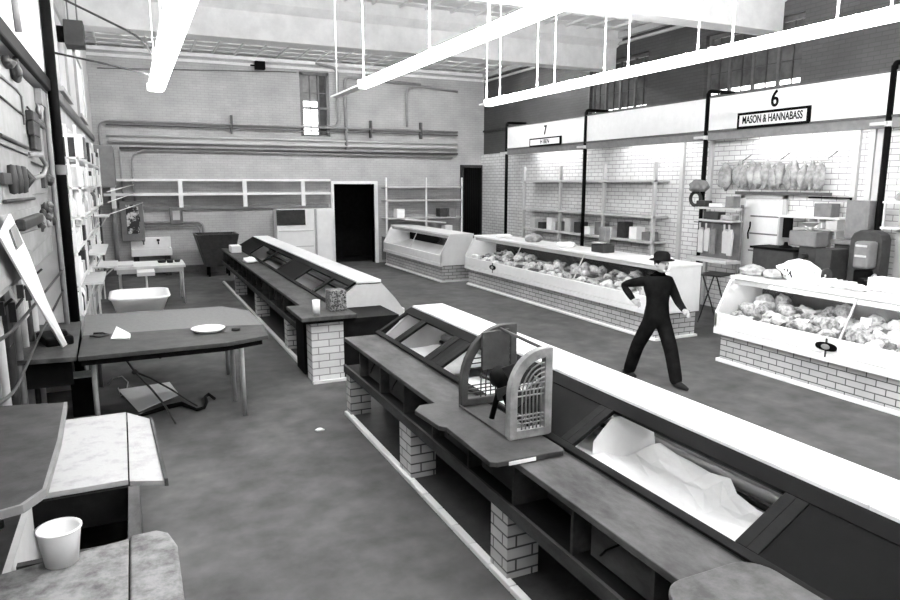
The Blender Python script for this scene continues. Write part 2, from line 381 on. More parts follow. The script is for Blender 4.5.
# stall lamps behind the fascia
for i, y in enumerate((5.2, 9.0, 13.0, 17.2)):
    t = thing('stall_lamp', (HB+.3, y, 3.4), ['stall lamp behind the rightmost fascia board', 'stall lamp behind the number 6 board', 'stall lamp behind the board left of number 6', 'stall lamp behind the farthest board'][i], 'light', 'lamps behind the fascia boards')
    MB().box(HB+.18, HB+.3, y-1.25, y+1.25, 3.76, 3.86).build('housing', 'white', t)
    MB().tube([(HB+.24, y-1.2, 3.73), (HB+.24, y+1.2, 3.73)], .02, 8).build('tube', 'stalltube', t)
    MB().box(HB+.08, HB+.6, y+.9, y+.94, 3.86, 3.9).box(HB+.08, HB+.6, y-.94, y-.9, 3.86, 3.9).build('bracket', 'lgrey', t)
# wall pilaster strips on the tiles
for i, y in enumerate((8.02, 7.75, 7.62, 11.35, 12.2)):
    MBx = MB().box(11.53, 11.598, y-.05, y+.05, 0.02, 3.7)
    tag(MBx.build('conduit_strip', 'lgrey'), ['wide grey vertical strip on the white tiles right of the number 6 stall', 'second grey strip from the tiled panel, left of the black post', 'thin grey strip close against the black post near the right edge', 'pale vertical strip on the tiles left of the bundled tools', 'pale vertical strip on the tiles behind the person'][i], 'conduit')

# ================================================================== MEAT CASES (right)
def meat_case(x, y0, y1, label, badge):
    t = thing('meat_case', (x, y0, 0), label, 'display case', 'white refrigerated meat cases')
    MB().box(x+.08, x+1.0, y0+.08, y1-.08, 0, .46).build('tiled_base', 'tile_s', t)
    MB().prism([(x+.03, 0), (x+.085, 0), (x+.085, .05), (x+.05, .03), (x+.03, .03)], y0+.05, y1-.05, 'Y').box(x+.06, x+1.02, y1-.08, y1-.02, 0, .04).box(x+.06, x+1.02, y0+.02, y0+.08, 0, .04).build('floor_cove', 'white', t)
    MB().box(x-.01, x+.07, y0, y1, .44, .54).build('bumper_rail', 'white', t, .008)
    MB().box(x, x+.06, y0, y1, .545, .76).build('front_band', 'white', t, .01)
    MB().box(x+.06, x+1.0, y0, y1, .47, .56).build('deck_base', 'white', t)
    MB().prism([(x+.07, .6), (x+.94, .6), (x+.94, .84), (x+.07, .64)], y0+.05, y1-.05, 'Y').build('display_deck', 'lgrey', t)
    MB().box(x+.94, x+1.0, y0+.05, y1-.05, .56, 1.28).build('back_panel', 'black', t)
    for (yy, nm) in ((y0, 0), (y1-.05, 1)):
        MB().prism([(x, .56), (x+1.0, .56), (x+1.0, 1.28), (x+.3, 1.28), (x+.26, 1.25), (x+.0, .77)], yy, yy+.05, 'Y').build('end_panel', 'white', t, .004)
    MB().box(x+.27, x+1.02, y0-.01, y1+.01, 1.28, 1.33).build('top_shelf', 'marble', t, .008)
    MB().prism([(x+.03, .765), (x+.036, .76), (x+.296, 1.275), (x+.29, 1.28)], y0+.05, y1-.05, 'Y').build('front_glass', 'glass', t)
    n = max(1, int((y1-y0)/1.9))
    for k in range(1, n):
        yy = y0+(y1-y0)*k/n
        MB().prism([(x+.02, .765), (x+.04, .76), (x+.3, 1.275), (x+.285, 1.28)], yy-.012, yy+.012, 'Y').build('glass_bar', 'lgrey', t)
    MB().box(x+.3, x+.42, y0+.06, y1-.06, 1.25, 1.278).box(x+.3, x+.31, y0+.06, y1-.06, 1.2, 1.25).build('lamp_channel', 'lgrey', t)
    MB().tube([(x+.36, y0+.1, 1.235), (x+.36, y1-.1, 1.235)], .012, 8).build('case_lamp', 'casetube', t)
    if badge is not None:
        b = MB().prism([(badge+.17*cos(a)*(1-.12*cos(2*a)), .64+.055*sin(a)) for a in [2*pi*k/24 for k in range(24)]], x-.02, x-.002, 'X').build('badge', 'black', t)
        MB().prism([(badge+.06*cos(a), .64+.035*sin(a)) for a in [2*pi*k/16 for k in range(16)]], x-.028, x-.02, 'X').build('badge_centre', 'steel', b)
        MB().box(x-.02, x-.004, badge-.01, badge+.01, .5, .75).build('badge_stem', 'dgrey', b)
    return t
meat_case(8.07, 1.5, 7.65, 'nearest white meat case full of cuts, oval black badge on its front', 5.75)
meat_case(8.1, 9.0, 16.5, 'long white meat case behind the walking person', 14.9)
meat_case(7.6, 17.0, 21.7, 'farthest low white case on a tiled base near the back wall', None)
rnd = random.Random(3)
def meats(x, y0, y1, n, where, tags=True):
    protos = []
    for kind in range(6):
        m = ['meat', 'meatl', 'meatd', 'meat', 'meatl', 'meat'][kind]
        mb = MB()
        if kind in (0, 1, 4): mb.blob((0, 0, .05), .13, .1, .06, kind+1, .45, 1.6, 3)
        elif kind == 2:
            mb.blob((0, 0, .04), .15, .07, .045, 5, .4, 2, 3)
        elif kind == 3:
            for q in range(4): mb.blob((q*.06-.09, 0, .04), .035, .11, .035, q, .3, 2, 2)
        else: mb.blob((0, 0, .06), .1, .12, .07, 9, .5, 2.2, 3)
        protos.append((mb, m))
    made = []
    for k in range(n):
        kd = k % 6 if k < 6 else rnd.randrange(6)
        fx = rnd.random(); row = k % 4
        X = x+.2+row*.2+rnd.uniform(-.04, .04); Y = y0+.15+(y1-y0-.3)*((k//4)+.5+rnd.uniform(-.2, .2))/math.ceil(n/4)
        Z = .64+.2*(X-x-.07)/.87
        if k < 6:
            o = protos[kd][0].build('meat_cut', protos[kd][1]); made.append(o)
        else: o = made[kd].copy(); COL.objects.link(o)
        z0 = min(v.co.z for v in o.data.vertices)
        o.location = (X, Y, Z); o.rotation_euler = (0, 0, rnd.uniform(0, 6.28)); sc = rnd.uniform(.8, 1.25); o.scale = (sc, sc, sc*rnd.uniform(.9, 1.5))
        tag(o, ['pale lumpy', 'whitish rounded', 'dark sliced', 'row of sausage like', 'light trimmed', 'mottled thick'][kd]+' meat cut lying in the '+where, 'meat', 'meat cuts in the '+where)
meats(8.07, 2.6, 7.6, 140, 'nearest meat case')
meats(8.1, 9.1, 16.4, 80, 'long meat case behind the person')
for k, y in enumerate((5.55, 5.0, 4.35, 3.6)):
    o = MB().box(8.5, 8.506, y-.07, y+.07, .93, 1.02).box(8.5, 8.56, y-.01, y+.01, .78, .94).build('price_card', 'paper')
    tag(o, 'small white price card standing among the meat in the nearest case', 'price card', 'price cards in the nearest meat case')
# things on the near case's top
def sack(x, y, z, rx, ry, rz, seed, label, m='bag', rot=0, amp=.3, cat='bag', nm='paper_bag'):
    o = MB().blob((x, y, z+rz*.75), rx, ry, rz, seed, amp, 1.8, 4, rot, flat=-rz*.75).build(nm, m)
    return tag(o, label, cat)
sack(8.62, 7.48, 1.33, .13, .2, .09, 2, 'round off white bag at the far end of the case top', 'bag')
sack(8.6, 7.08, 1.33, .12, .16, .08, 3, 'smaller pale bag beside the large printed bag', 'bag')
b = sack(8.75, 6.75, 1.33, .2, .32, .17, 4, 'large white bag with dark print on the case top', 'paper', 0.1, .35)
for k in range(7):
    MB().obox((8.57-.005*k, 6.92-.03*k, 1.43+.02*((k*5) % 3)), .012, .014, .08, 0, .5 if k % 2 else -.4).build('print_mark', 'black', b)
o = MB().lathe((8.86, 6.42, 1.46), [(.0, -.02), (.1, -.02), (.11, .0), (.09, .04), (0, .04)], 20, 'Y').build('roll_end', 'dgrey'); tag(o, 'dark round end of a paper roll behind the printed bag', 'roll')
o.location.z = 1.33
mb = MB()
for k in range(5): mb.blob((8.62+.05*(k % 2), 6.3-k*.14, 1.38), .12, .13, .06-.005*k, 11+k, .6, 2.6, 3, k, flat=-.05)
tag(mb.build('plastic_wrap', 'paper'), 'crumpled white plastic sheeting on the case top', 'plastic sheet')
t = thing('carton', (8.75, 5.45, 1.33), 'white speckled carton standing on the nearest case top', 'box')
MB().box(8.62, 8.9, 5.2, 5.66, 1.33, 1.53).build('box_body', 'paper', t, .006)
mb = MB()
for k in range(14): mb.box(8.615, 8.62, 5.24+.4*rnd.random(), 5.24+.4*rnd.random()+.001, 1.36, 1.37)
for k in range(12):
    yy = 5.23+.4*((k*37 % 12)/12); zz = 1.37+.13*((k*5 % 7)/7); mb.box(8.614, 8.62, yy, yy+.012, zz, zz+.012)
mb.build('speckles', 'grey', t)
o = MB().box(8.62, 8.74, 5.68, 5.8, 1.33, 1.5).build('small_tin', 'black', None, .01); tag(o, 'small black tin beside the white carton', 'tin')

# ================================================================== STALL 6 EQUIPMENT
# hanging bags
def shift_new(before, d, dx=0):
    for o in bpy.data.objects:
        if o.parent is None and o.name not in before: o.location.y += d; o.location.x += dx
before = {o.name for o in bpy.data.objects}
t = thing('hanging_rail', (11.3, 8.7, 2.5), 'dark rail and frame the row of bags hangs from', 'rail')
MB().tube([(11.3, 7.65, 3.14), (11.3, 10.2, 3.14)], .018).build('upper_bar', 'steel', t)
MB().box(11.36, 11.4, 7.7, 9.85, 2.5, 2.56).build('lower_bar', 'pipedark', t)
for y in (7.8, 8.8, 9.7): MB().tube([(11.3, y, 3.14), (11.59, y, 3.3)], .01, 6).build('bracket', 'pipedark', t)
p = None
for k in range(12):
    y = 9.72-k*.168
    mb = MB().blob((0, 0, -.27), .10, .095, .23, k*1.7, .5, 1.8, 3)
    mb.tube([(0, 0, .02), (0, 0, -.1)], [.012, .05], 8)
    o = mb.build('hanging_bag', 'bag'); o.location = (11.27, y, 3.1-.49+rnd.uniform(-.03, .02)); o.rotation_euler = (rnd.uniform(-.12, .12), 0, rnd.uniform(-1, 1))
    tag(o, ['leftmost', 'second from left', 'third from left', 'fourth from left', 'fifth from left', 'sixth from left', 'seventh from left', 'eighth from left', 'ninth from left', 'third from right', 'second from right', 'rightmost'][k]+' of the filled pale bags hung above the white door', 'bag', 'bags hung on the stall rail')
o = MB().blob((11.28, 10.05, 2.85), .12, .16, .25, 31, .4, 1.8, 3).tube([(11.29, 10.05, 3.0), (11.3, 10.05, 3.14)], .012, 6).build('hanging_bag', 'bag'); tag(o, 'separate pale sack hanging left of the row of bags', 'bag')
shift_new(before, .6); before = {o.name for o in bpy.data.objects}
# cooler door
t = thing('cooler_door', (11.5, 9.1, 0), 'white panelled cooler door below the hanging bags', 'door')
MB().box(11.5, 11.59, 8.55, 9.55, 0, 2.45).build('door_slab', 'white', t, .01)
MB().box(11.46, 11.5, 8.5, 8.58, 0, 2.5).box(11.46, 11.5, 9.5, 9.62, 0, 2.5).box(11.46, 11.5, 8.5, 9.6, 2.42, 2.5).build('door_frame', 'lgrey', t)
for z in (.55, 1.0, 1.35, 1.7, 2.05): MB().box(11.49, 11.5, 8.68, 9.35, z, z+.03).build('panel_line', 'grey', t)
MB().tube([(11.44, 9.3, 1.95), (11.42, 9.28, 1.85), (11.43, 9.33, 1.72), (11.46, 9.34, 1.6)], .015, 8).build('door_latch', 'black', t)
shift_new(before, .78); before = {o.name for o in bpy.data.objects}
# dark gap unit + shelf with clutter right of the door
t = thing('shelf_unit', (11.3, 8.0, 0), 'pale stall shelf unit crowded with boxes right of the cooler door', 'shelf')
MB().box(11.1, 11.55, 7.4, 8.66, 2.1, 2.13).build('shelf_board', 'white', t)
MB().box(11.1, 11.55, 7.4, 8.3, 1.9, 1.92).build('shelf_board', 'lgrey', t)
for y in (7.45, 7.8, 8.0, 8.62): MB().box(11.12, 11.5, y, y+.03, 1.3, 2.1).build('divider', 'lgrey', t)
MB().box(11.1, 11.55, 7.4, 8.66, 1.27, 1.3).build('shelf_board', 'lgrey', t)
for y in (7.42, 8.62): MB().box(11.12, 11.16, y, y+.04, 0, 1.27).build('leg', 'lgrey', t)
MB().box(11.1, 11.14, 8.34, 8.52, 1.72, 2.09).build('dark_back', 'black', t)
for (y, z, sy, sz, m, nm, lab) in ((7.8, 2.13, .34, .24, 'grey', 'storage_box', 'grey box on the upper stall shelf'), (8.15, 2.13, .36, .12, 'paper', 'paper_packet', 'white packet on the upper stall shelf'), (7.95, 1.93, .34, .1, 'paper', 'paper_packet', 'white packet on the lower stall shelf'), (7.6, 1.92, .22, .16, 'lgrey', 'storage_box', 'pale box on the lower stall shelf')):
    tag(MB().box(11.18, 11.42, y-sy/2, y+sy/2, z, z+sz).build(nm, m, None, .01), lab, 'box' if 'box' in nm else 'packet')
tag(MB().box(11.5, 11.58, 7.5, 8.35, 2.45, 2.48).box(11.5, 11.58, 7.5, 7.53, 2.3, 2.48).build('pegboard_bar', 'black'), 'thin black bar on the tiles right of the hanging bags', 'bar')
shift_new(before, .5)
# grinder counters
t = thing('back_counter', (10.4, 8.0, 0), 'dark grey equipment counter behind the nearest meat case', 'counter')
MB().box(10.2, 10.75, 6.3, 9.2, 1.0, 1.06).build('counter_top', 'grey', t, .005)
MB().box(10.25, 10.72, 6.35, 9.15, .1, 1.0).build('counter_body', 'dgrey', t)
MB().box(10.3, 10.7, 6.4, 9.1, 0, .1).build('plinth', 'black', t)
t = thing('meat_grinder', (10.45, 8.35, 1.06), 'grey square meat grinder on the counter below the cooler door', 'grinder')
MB().box(10.28, 10.62, 7.7, 8.22, 1.67, 1.93).build('hopper_box', 'grey', t, .02)
MB().box(10.34, 10.58, 7.72, 8.05, 1.06, 1.67).build('stand', 'dgrey', t, .01)
MB().tube([(10.45, 7.95, 1.93), (10.45, 7.95, 2.0)], .05).lathe((10.45, 7.95, 2.0), [(.06, 0), (.14, .06), (.15, .07)], 16).build('feed_pan', 'steel', t)
MB().tube([(10.34, 7.9, 1.5), (10.2, 7.9, 1.5)], .05).build('outlet', 'darkm', t)
t = thing('tray_stand', (10.45, 8.85, 1.06), 'dark low machine left of the square grinder', 'machine')
MB().box(10.28, 10.7, 8.1, 8.95, 1.06, 1.56).build('body', 'dgrey', t, .01)
MB().box(10.25, 10.75, 8.05, 9.0, 1.56, 1.6).lathe((10.45, 8.4, 1.6), [(.12, 0), (.1, .03), (.04, .05), (.03, .1), (0, .11)], 16).build('lid_knob', 'black', t)
t = thing('cutting_machine', (10.45, 7.75, 1.06), 'dark grey cabinet shaped machine right of the square grinder', 'machine')
MB().box(10.28, 10.7, 7.4, 7.68, 1.06, 1.66).build('body', 'dgrey', t, .01)
MB().box(10.69, 11.05, 7.26, 7.75, 1.72, 1.8).build('top_plate', 'grey', t, .01)
MB().box(10.76, 10.95, 7.27, 7.7, .0, 1.72).build('rear_stand', 'dgrey', t); MB().box(10.75, 10.76, 7.3, 7.38, 1.3, 1.5).build('control_plate', 'steel', t)
# band saw
t = thing('band_saw', (10.5, 6.95, 1.06), 'rounded dark grey band saw behind the nearest case, two pale slots', 'saw')
prof = [(6.68, 1.1), (7.2, 1.1), (7.2, 1.86), (7.15, 1.95), (7.05, 2.0), (6.83, 2.0), (6.72, 1.95), (6.68, 1.86)]
MB().prism(prof, 10.42, 10.66, 'X').build('wheel_housing', 'dgrey', t, .02)
MB().box(10.2, 10.42, 6.72, 6.98, 1.42, 1.84).build('front_cover', 'grey', t, .04, 3)
for z in (1.76, 1.6): MB().box(10.185, 10.2, 6.76, 6.94, z, z+.03).build('pale_slot', 'lgrey', t)
MB().box(10.28, 10.42, 6.76, 7.0, 1.16, 1.38).build('blade_guard', 'black', t, .02)
MB().box(10.2, 10.7, 6.5, 7.25, 1.06, 1.11).build('saw_table', 'steel', t)
MB().blob((10.33, 6.68, 1.24), .06, .06, .1, 3, .3).build('feed_cup', 'steel', t)
# grey switch cabinet
t = thing('switch_cabinet', (11.3, 7.5, 1.35), 'tall plain grey cabinet mounted left of the black post', 'cabinet')
MB().box(10.82, 11.0, 7.2, 7.6, 1.82, 2.45).build('body', 'grey', t, .01)
MB().box(10.81, 10.82, 7.23, 7.57, 1.85, 2.42).build('door', 'grey', t, .004)
MB().box(11.0, 11.6, 7.5, 7.56, 2.2, 2.26).build('wall_bracket', 'dgrey', t)
# right edge shelves
t = thing('corner_shelf', (10.9, 6.3, 0), 'pale two tier shelf at the right edge holding crumpled packets', 'shelf')
for z in (2.02, 2.42): MB().box(10.75, 11.2, 5.6, 6.95, z, z+.03).build('shelf_board', 'white', t)
for y in (5.62, 6.9):
    for x in (10.77, 11.17): MB().box(x-.015, x+.015, y, y+.03, 0, 2.6).build('leg', 'lgrey', t)
MB().box(11.1, 11.14, 5.65, 6.9, .9, 2.0).build('back_board', 'lgrey', t)
for k, (y, z, m, lab) in enumerate(((6.65, 2.45, 'bag', 'folded pale packet on the top right corner shelf'), (6.25, 2.45, 'grey', 'grey crumpled packet on the top right corner shelf'), (6.4, 2.05, 'grey', 'grey sack on the lower right corner shelf'), (5.95, 2.05, 'bag', 'pale sack on the lower right corner shelf'))):
    o = MB().blob((10.95, y, z+.08), .15, .2, .11, 40+k, .35, 1.6, 3, 0, flat=-.08).build('packet', m); tag(o, lab, 'packet')
before = {o.name for o in bpy.data.objects}
# tool rack, tools, apron-like bags left of door
t = thing('tool_rack', (11.2, 10.1, 0), 'tall grey rack carrying knives, gloves and tools left of the white door', 'rack')
MB().box(11.3, 11.55, 9.7, 10.75, 2.2, 2.24).box(11.25, 11.55, 9.7, 10.7, 1.96, 1.99).build('shelf_board', 'lgrey', t)
MB().box(11.5, 11.58, 9.72, 10.7, 1.2, 1.95).build('back_board', 'grey', t)
MB().box(11.15, 11.55, 9.68, 10.75, 1.14, 1.2).build('lower_ledge', 'lgrey', t)
for y in (9.72, 10.7):
    MB().box(11.5, 11.55, y-.02, y+.02, 0, 2.3).build('leg', 'grey', t)
MB().tube([(11.25, 9.7, 1.93), (11.25, 10.7, 1.93)], .01, 6).build('hook_bar', 'darkm', t)
for k, y in enumerate((10.55, 10.38, 10.22, 9.9, 9.78)):
    z0 = 1.3+.04*(k % 2)
    o = MB().prism([(y-.06, z0), (y+.06, z0), (y+.075, 1.75), (y+.04, 1.82), (y-.04, 1.82), (y-.07, 1.7)], 11.3, 11.34, 'X').tube([(11.28, y, 1.8), (11.27, y, 1.93)], .02, 8).build('cleaver', ['lgrey', 'lgrey', 'grey', 'lgrey', 'lgrey'][k], None, .006)
    tag(o, ['leftmost', 'second', 'third', 'fourth', 'rightmost'][k]+' hanging blade on the tool rack left of the white door', 'tool', 'hanging blades on the tool rack')
for k, (y, z, sy, sz, m, lab) in enumerate(((10.6, 2.25, .25, .12, 'dgrey', 'dark box on the left of the tool rack shelf'), (10.2, 2.25, .35, .07, 'white', 'white tray on the tool rack shelf'), (9.85, 2.25, .2, .22, 'grey', 'grey box on the right of the tool rack shelf'), (10.3, 2.0, .4, .15, 'dgrey', 'dark tool case on the rack under the white tray'), (9.9, 2.0, .3, .1, 'bag', 'pale folded cloth on the rack beside the dark tool case'))):
    tag(MB().box(11.3, 11.5, y-sy/2, y+sy/2, z, z+sz).build(['storage_box', 'tray', 'storage_box', 'tool_case', 'folded_cloth'][k], m, None, .012), lab, ['box', 'tray', 'box', 'case', 'cloth'][k])
shift_new(before, .12, -.6); before = {o.name for o in bpy.data.objects}
o = MB(); 
for a in range(3): o.lathe((11.1, 10.72, 2.4+.0*a), [(.16-.02*a, -.03), (.18-.02*a, 0), (.16-.02*a, .03), (.14-.02*a, 0), (.16-.02*a, -.03)], 24, 'X')
tag(o.build('hose_coil', 'dgrey'), 'dark round hose coil hanging by the black stall post', 'hose')
sack(11.05, 10.6, 2.55, .16, .2, .14, 8, 'grey lumpy cover hanging on the black stall post above the coil', 'grey', nm='cover', cat='cover')
shift_new(before, .3, -.25)
o = MB().obox((10.4, 9.9, .95), .6, .5, .03, .3).tube([(10.2, 9.75, .95), (10.05, 9.95, 0)], .015, 6).tube([(10.6, 10.1, .95), (10.7, 9.8, 0)], .015, 6).tube([(10.2, 10.05, .95), (10.3, 9.7, 0)], .015, 6).build('folding_stand', 'darkm')
tag(o, 'small dark folding stand between the two nearest meat cases', 'stand')
# middle stall equipment (half hidden)
t = thing('stall_shelving', (11.3, 14.0, 0), 'white stall shelving with rails behind the long meat case', 'shelf')
for z in (1.3, 1.9, 2.75): MB().box(11.1, 11.58, 12.6, 18.6, z, z+.05).build('shelf_board', 'lgrey', t)
for y in (12.6, 14.5, 16.5, 18.5): MB().box(11.12, 11.2, y, y+.07, 0, 3.2).build('upright', 'lgrey', t)
for k in range(12):
    y = 12.95+k*.47; h = .2+.25*((k*7) % 5)/5
    o = MB().box(11.22, 11.5, y-.14, y+.14, 1.352, 1.352+h).build('stock_box', ['grey', 'paper', 'dgrey', 'lgrey'][k % 4], None, .01)
    tag(o, ['grey', 'white', 'dark', 'pale'][k % 4]+' box on the middle board of the white stall shelving', 'box', 'boxes on the far stall shelving')
t = thing('counter_scale', (8.7, 11.3, 1.33), 'grey counter scale standing on the long meat case', 'scale')
MB().box(8.55, 8.85, 11.1, 11.5, 1.33, 1.5).build('scale_body', 'dgrey', t, .02)
MB().box(8.66, 8.8, 11.2, 11.4, 1.5, 1.85).build('scale_head', 'grey', t, .02)
MB().lathe((8.6, 11.3, 1.52), [(.0, 0), (.14, 0), (.15, .02), (0, .02)], 20).build('scale_pan', 'steel', t)
for k, (y, sy, sz, m, lab) in enumerate(((12.6, .5, .12, 'paper', 'flat white packet on the long meat case top'), (14.0, .4, .2, 'bag', 'pale bag on the long meat case top'), (15.4, .5, .1, 'paper', 'wrapped sheets at the far end of the long meat case top'), (9.6, .5, .1, 'paper', 'white packet at the near end of the long meat case top'))):
    o = MB().blob((8.7, y, 1.33+sz*.4), .2, sy/2, sz*.6, 60+k, .3, 1.5, 3, 0, flat=-sz*.4).build('wrapped_packet', m); tag(o, lab, 'packet')

# ================================================================== COUNTERS IN THE MIDDLE (vendor side)
def service_case(y0, y1, segs, label, piers, panels=True, mx=0):
    """segs: list of (ya, yb, open?) along the sloping back"""
    t = thing('service_case', (2.17, y0, 0), label, 'display case', 'empty dark service cases')
    n = int((y1-y0)/.3)
    mb = MB()
    for k in range(n):
        a = y0+(y1-y0)*k/n; mb.box(2.14, 2.2, a+.004, a+(y1-y0)/n-.004, 0, .045)
    mb.build('tile_kerb', 'white', t, .006)
    MB().box(2.2, 2.62, y0, y1, 0, .035).build('toe_floor', 'dgrey', t)
    MB().box(2.62, 2.68, y0, y1, 0, .9).build('inner_wall', 'black', t)
    for p0, p1 in piers:
        MB().box(2.17, 2.42, p0, p1, .036, .53).build('tile_pier', 'tile_s', t)
    MB().box(2.17, 2.62, y0, y1, .54, .6).build('bottom_rail', 'dark', t)
    MB().box(2.145, 2.17, y0, y1, .53, .62).build('rail_lip', 'panelwood', t)
    # upper drawer zone with cubbies
    MB().box(2.46, 2.5, y0, y1, .6, .9).build('back_board', 'panelwood', t)
    y = y0; k = 0
    while y < y1-.1:
        MB().box(2.19, 2.46, y, y+.025, .6, .9).build('divider', 'panelwood', t)
        if panels and not (2.8 < y < 3.6) and k % 3 != 1:
            MB().prism([(y+.03, .63), (y+.6, .63), (y+.6, .84+.03*(k % 2)), (y+.3, .88), (y+.03, .86)], 2.26, 2.275, 'X').build('panel', 'panelwood', t)
            MB().tube([(2.25, y+.3, .86), (2.25, y+.45, .74), (2.25, y+.5, .68)], .006, 5).build('cord', 'black', t)
        y += .68; k += 1
    MB().box(2.16, 2.56, y0, y1, .9, .945).build('work_top', 'midwood', t, .006)
    # sloping back frame  (2.56,.945)->(3.05,1.24)
    def sl(u): return (2.56+.47*u, .95+.27*u)
    nx, nz = -.27/.542, .47/.542
    def slab(u0, u1, ya, yb, th=.03, off=0):
        a = sl(u0); b = sl(u1); a = (a[0]+nx*off, a[1]+nz*off); b = (b[0]+nx*off, b[1]+nz*off)
        return [(a[0], a[1]), (b[0], b[1]), (b[0]+nx*th, b[1]+nz*th), (a[0]+nx*th, a[1]+nz*th)], ya, yb
    def addslab(name, m, *a, **k):
        p, ya, yb = slab(*a, **k); return MB().prism(p, ya, yb, 'Y').build(name, m, t, .004)
    addslab('lower_frame', 'dark', 0, .09, y0, y1)
    addslab('upper_frame', 'black', .80, 1.0, y0, y1)
    MB().tube([(2.575, y0, .965), (2.575, y1, .965)], .014, 6).build('edge_bead', 'midwood', t)
    for ya, yb, op in segs:
        addslab('stile', 'dark', .09, .80, ya, ya+.07)
        addslab('stile', 'dark', .09, .80, yb-.07, yb)
        if not op: addslab('door', 'black', .05, .82, ya+.07, yb-.07, th=.02, off=.005)
    # well lining
    MB().box(2.66, 3.46, y0+.05, y1-.05, .55, .62).build('well_floor', 'white', t)
    MB().box(3.46, 3.5, y0+.05, y1-.05, .55, 1.03).build('well_front', 'white', t)
    for z in (.88, .96): MB().box(3.455, 3.46, y0+.05, y1-.05, z, z+.008).build('plank_line', 'grey', t)
    MB().tube([(3.42, y0+.06, .84), (3.42, y1-.06, .84)], .035, 10).build('well_ledge', 'lgrey', t)
    MB().tube([(3.38, y0+.06, .785), (3.38, y1-.06, .785)], .02, 8).build('cooling_pipe', 'darkm', t)
    MB().prism([(2.66, .3), (3.66, .3), (3.80, .75), (3.66, .75+.2), (3.44, 1.2), (3.02, 1.2), (2.68, .94)], y1-.05, y1, 'Y').build('end_panel', 'lgrey', t)
    MB().prism([(2.66, .3), (3.66, .3), (3.80, .75), (3.66, .75+.2), (3.44, 1.2), (3.02, 1.2), (2.68, .94)], y0, y0+.05, 'Y').build('end_panel', 'lgrey', t)
    MB().box(3.67, 3.81, y0+.003, y1-.003, .5, .78).build('front_band', 'white', t)
    MB().box(2.7, 3.68, y0+.05, y1-.05, 0, .5).build('tiled_base', 'tile_s', t)
    MB().prism([(3.785, .785), (3.79, .785), (3.44, 1.2), (3.435, 1.2)], y0+.05, y1-.05, 'Y').build('front_glass', 'glass', t)
    MB().box(3.06, 3.42, y0+.01, y1-.01, 1.2, 1.215).build('ledge_support', 'dark', t)
    # marble ledge in slabs
    a = y0
    cuts = [c for c in (1.87, 4.5, 12.0, 14.8, 17.5) if y0 < c < y1-.3]+[y1]
    for c in cuts:
        MB().box(3.03, 3.43, a+.006, c-.004, 1.215, 1.26).build('marble_slab', 'marble', t, .005); a = c
    MB().box(3.026, 3.03, y0, y1, 1.215, 1.235).build('ledge_strip', 'lgrey', t)
    return t
service_case(.3, 7.62, [(.3, 1.2, 0), (1.2, 2.16, 0), (2.16, 3.68, 1), (3.68, 4.45, 0), (4.45, 5.85, 1), (5.85, 6.12, 0), (6.12, 7.0, 1), (7.0, 7.6, 1)],
    'long near dark service case with white marble ledge and open wells', [(7.45, 7.6), (5.53, 5.82), (3.74, 3.98), (2.0, 2.25)])
service_case(9.92, 19.6, [(9.92, 10.9, 1), (10.9, 12.4, 1), (12.4, 13.9, 0), (13.9, 15.6, 1), (15.6, 17.5, 1), (17.5, 19.6, 0)],
    'farther service case running toward the dark doorway', [(11.0, 11.25), (14.0, 14.25), (17, 17.25)])
# pier end cabinet between the two cases
t = thing('end_counter', (2.35, 9.3, 0), 'white brick end pier with dark wooden top between the service cases', 'counter')
MB().box(2.11, 2.56, 9.05, 9.35, 0, .86).build('brick_pier', 'tile', t)
MB().box(2.56, 3.4, 9.08, 9.9, 0, .86).build('body', 'dark', t)
MB().box(2.08, 2.14, 9.4, 9.9, .036, .9).build('leg_board', 'black', t)
MB().box(1.95, 2.72, 8.9, 9.9, .9, .955).build('wooden_top', 'midwood', t, .008)
MB().box(1.98, 2.7, 8.93, 9.88, .86, .9).build('top_rail', 'black', t)
MB().box(2.1, 2.6, 8.98, 9.04, 0, .035).build('kerb', 'white', t)
o = MB().lathe((2.2, 9.1, .957), [(0, 0), (.045, 0), (.055, .2), (.05, .2), (.042, .01), (0, .01)], 20).build('white_cup', 'white'); tag(o, 'tall white cup on the wooden end counter top', 'cup')
o = MB().box(2.42, 2.66, 9.2, 9.45, .957, 1.25).build('wire_crate', mat('speckled_mesh', .03, .6, .22, 60, .4, detail=2, lo=.45, hi=.55), None, .01); tag(o, 'speckled grey mesh box standing on the end counter top', 'crate')

o = MB().box(2.25, 2.5, 18.2, 18.7, .947, 1.12).build('carton', 'paper', None, .01); tag(o, 'white carton far along the farther service case', 'box')
o = MB().blob((2.35, 15.9, .99), .14, .3, .06, 5, .5, 2, 3, 0, flat=-.04).build('paper_heap', 'paper'); tag(o, 'loose white paper heap on the farther service case work top', 'paper')
# paper and sheets in the wells
def sheet(y0, y1, x0, x1, z, label, seed, amp=.08):
    nx, ny = 9, 13; vs = []; fs = []
    for j in range(ny+1):
        for i in range(nx+1):
            u = i/nx; v = j/ny; x = x0+(x1-x0)*u-(.12 if v > .45 and v < .62 else 0)*u; y = y0+(y1-y0)*v
            q = noise.noise(Vector((x*2.2+seed, y*1.7, seed)))+.5*noise.noise(Vector((x*5, y*4+seed, 2)))
            vs.append((x+.02*q, y, z+amp*(q+.6)+.12*max(0, .35-u)))
    for j in range(ny):
        for i in range(nx):
            a = j*(nx+1)+i; fs.append((a, a+1, a+nx+2, a+nx+1))
    mb = MB(); mb.add(vs, fs, False); o = mb.build('paper_liner', 'paper')
    md = o.modifiers.new('solid', 'SOLIDIFY'); md.thickness = .004
    return tag(o, label, 'paper')
sheet(1.5, 3.62, 2.70, 3.36, .79, 'crumpled white paper lining the well nearest the camera', 3)
sheet(4.5, 5.9, 2.72, 3.42, .76, 'crumpled white paper lining the well behind the fan', 9)
sheet(6.1, 7.2, 2.72, 3.42, .78, 'pale paper lining the third well beyond the fan', 14)
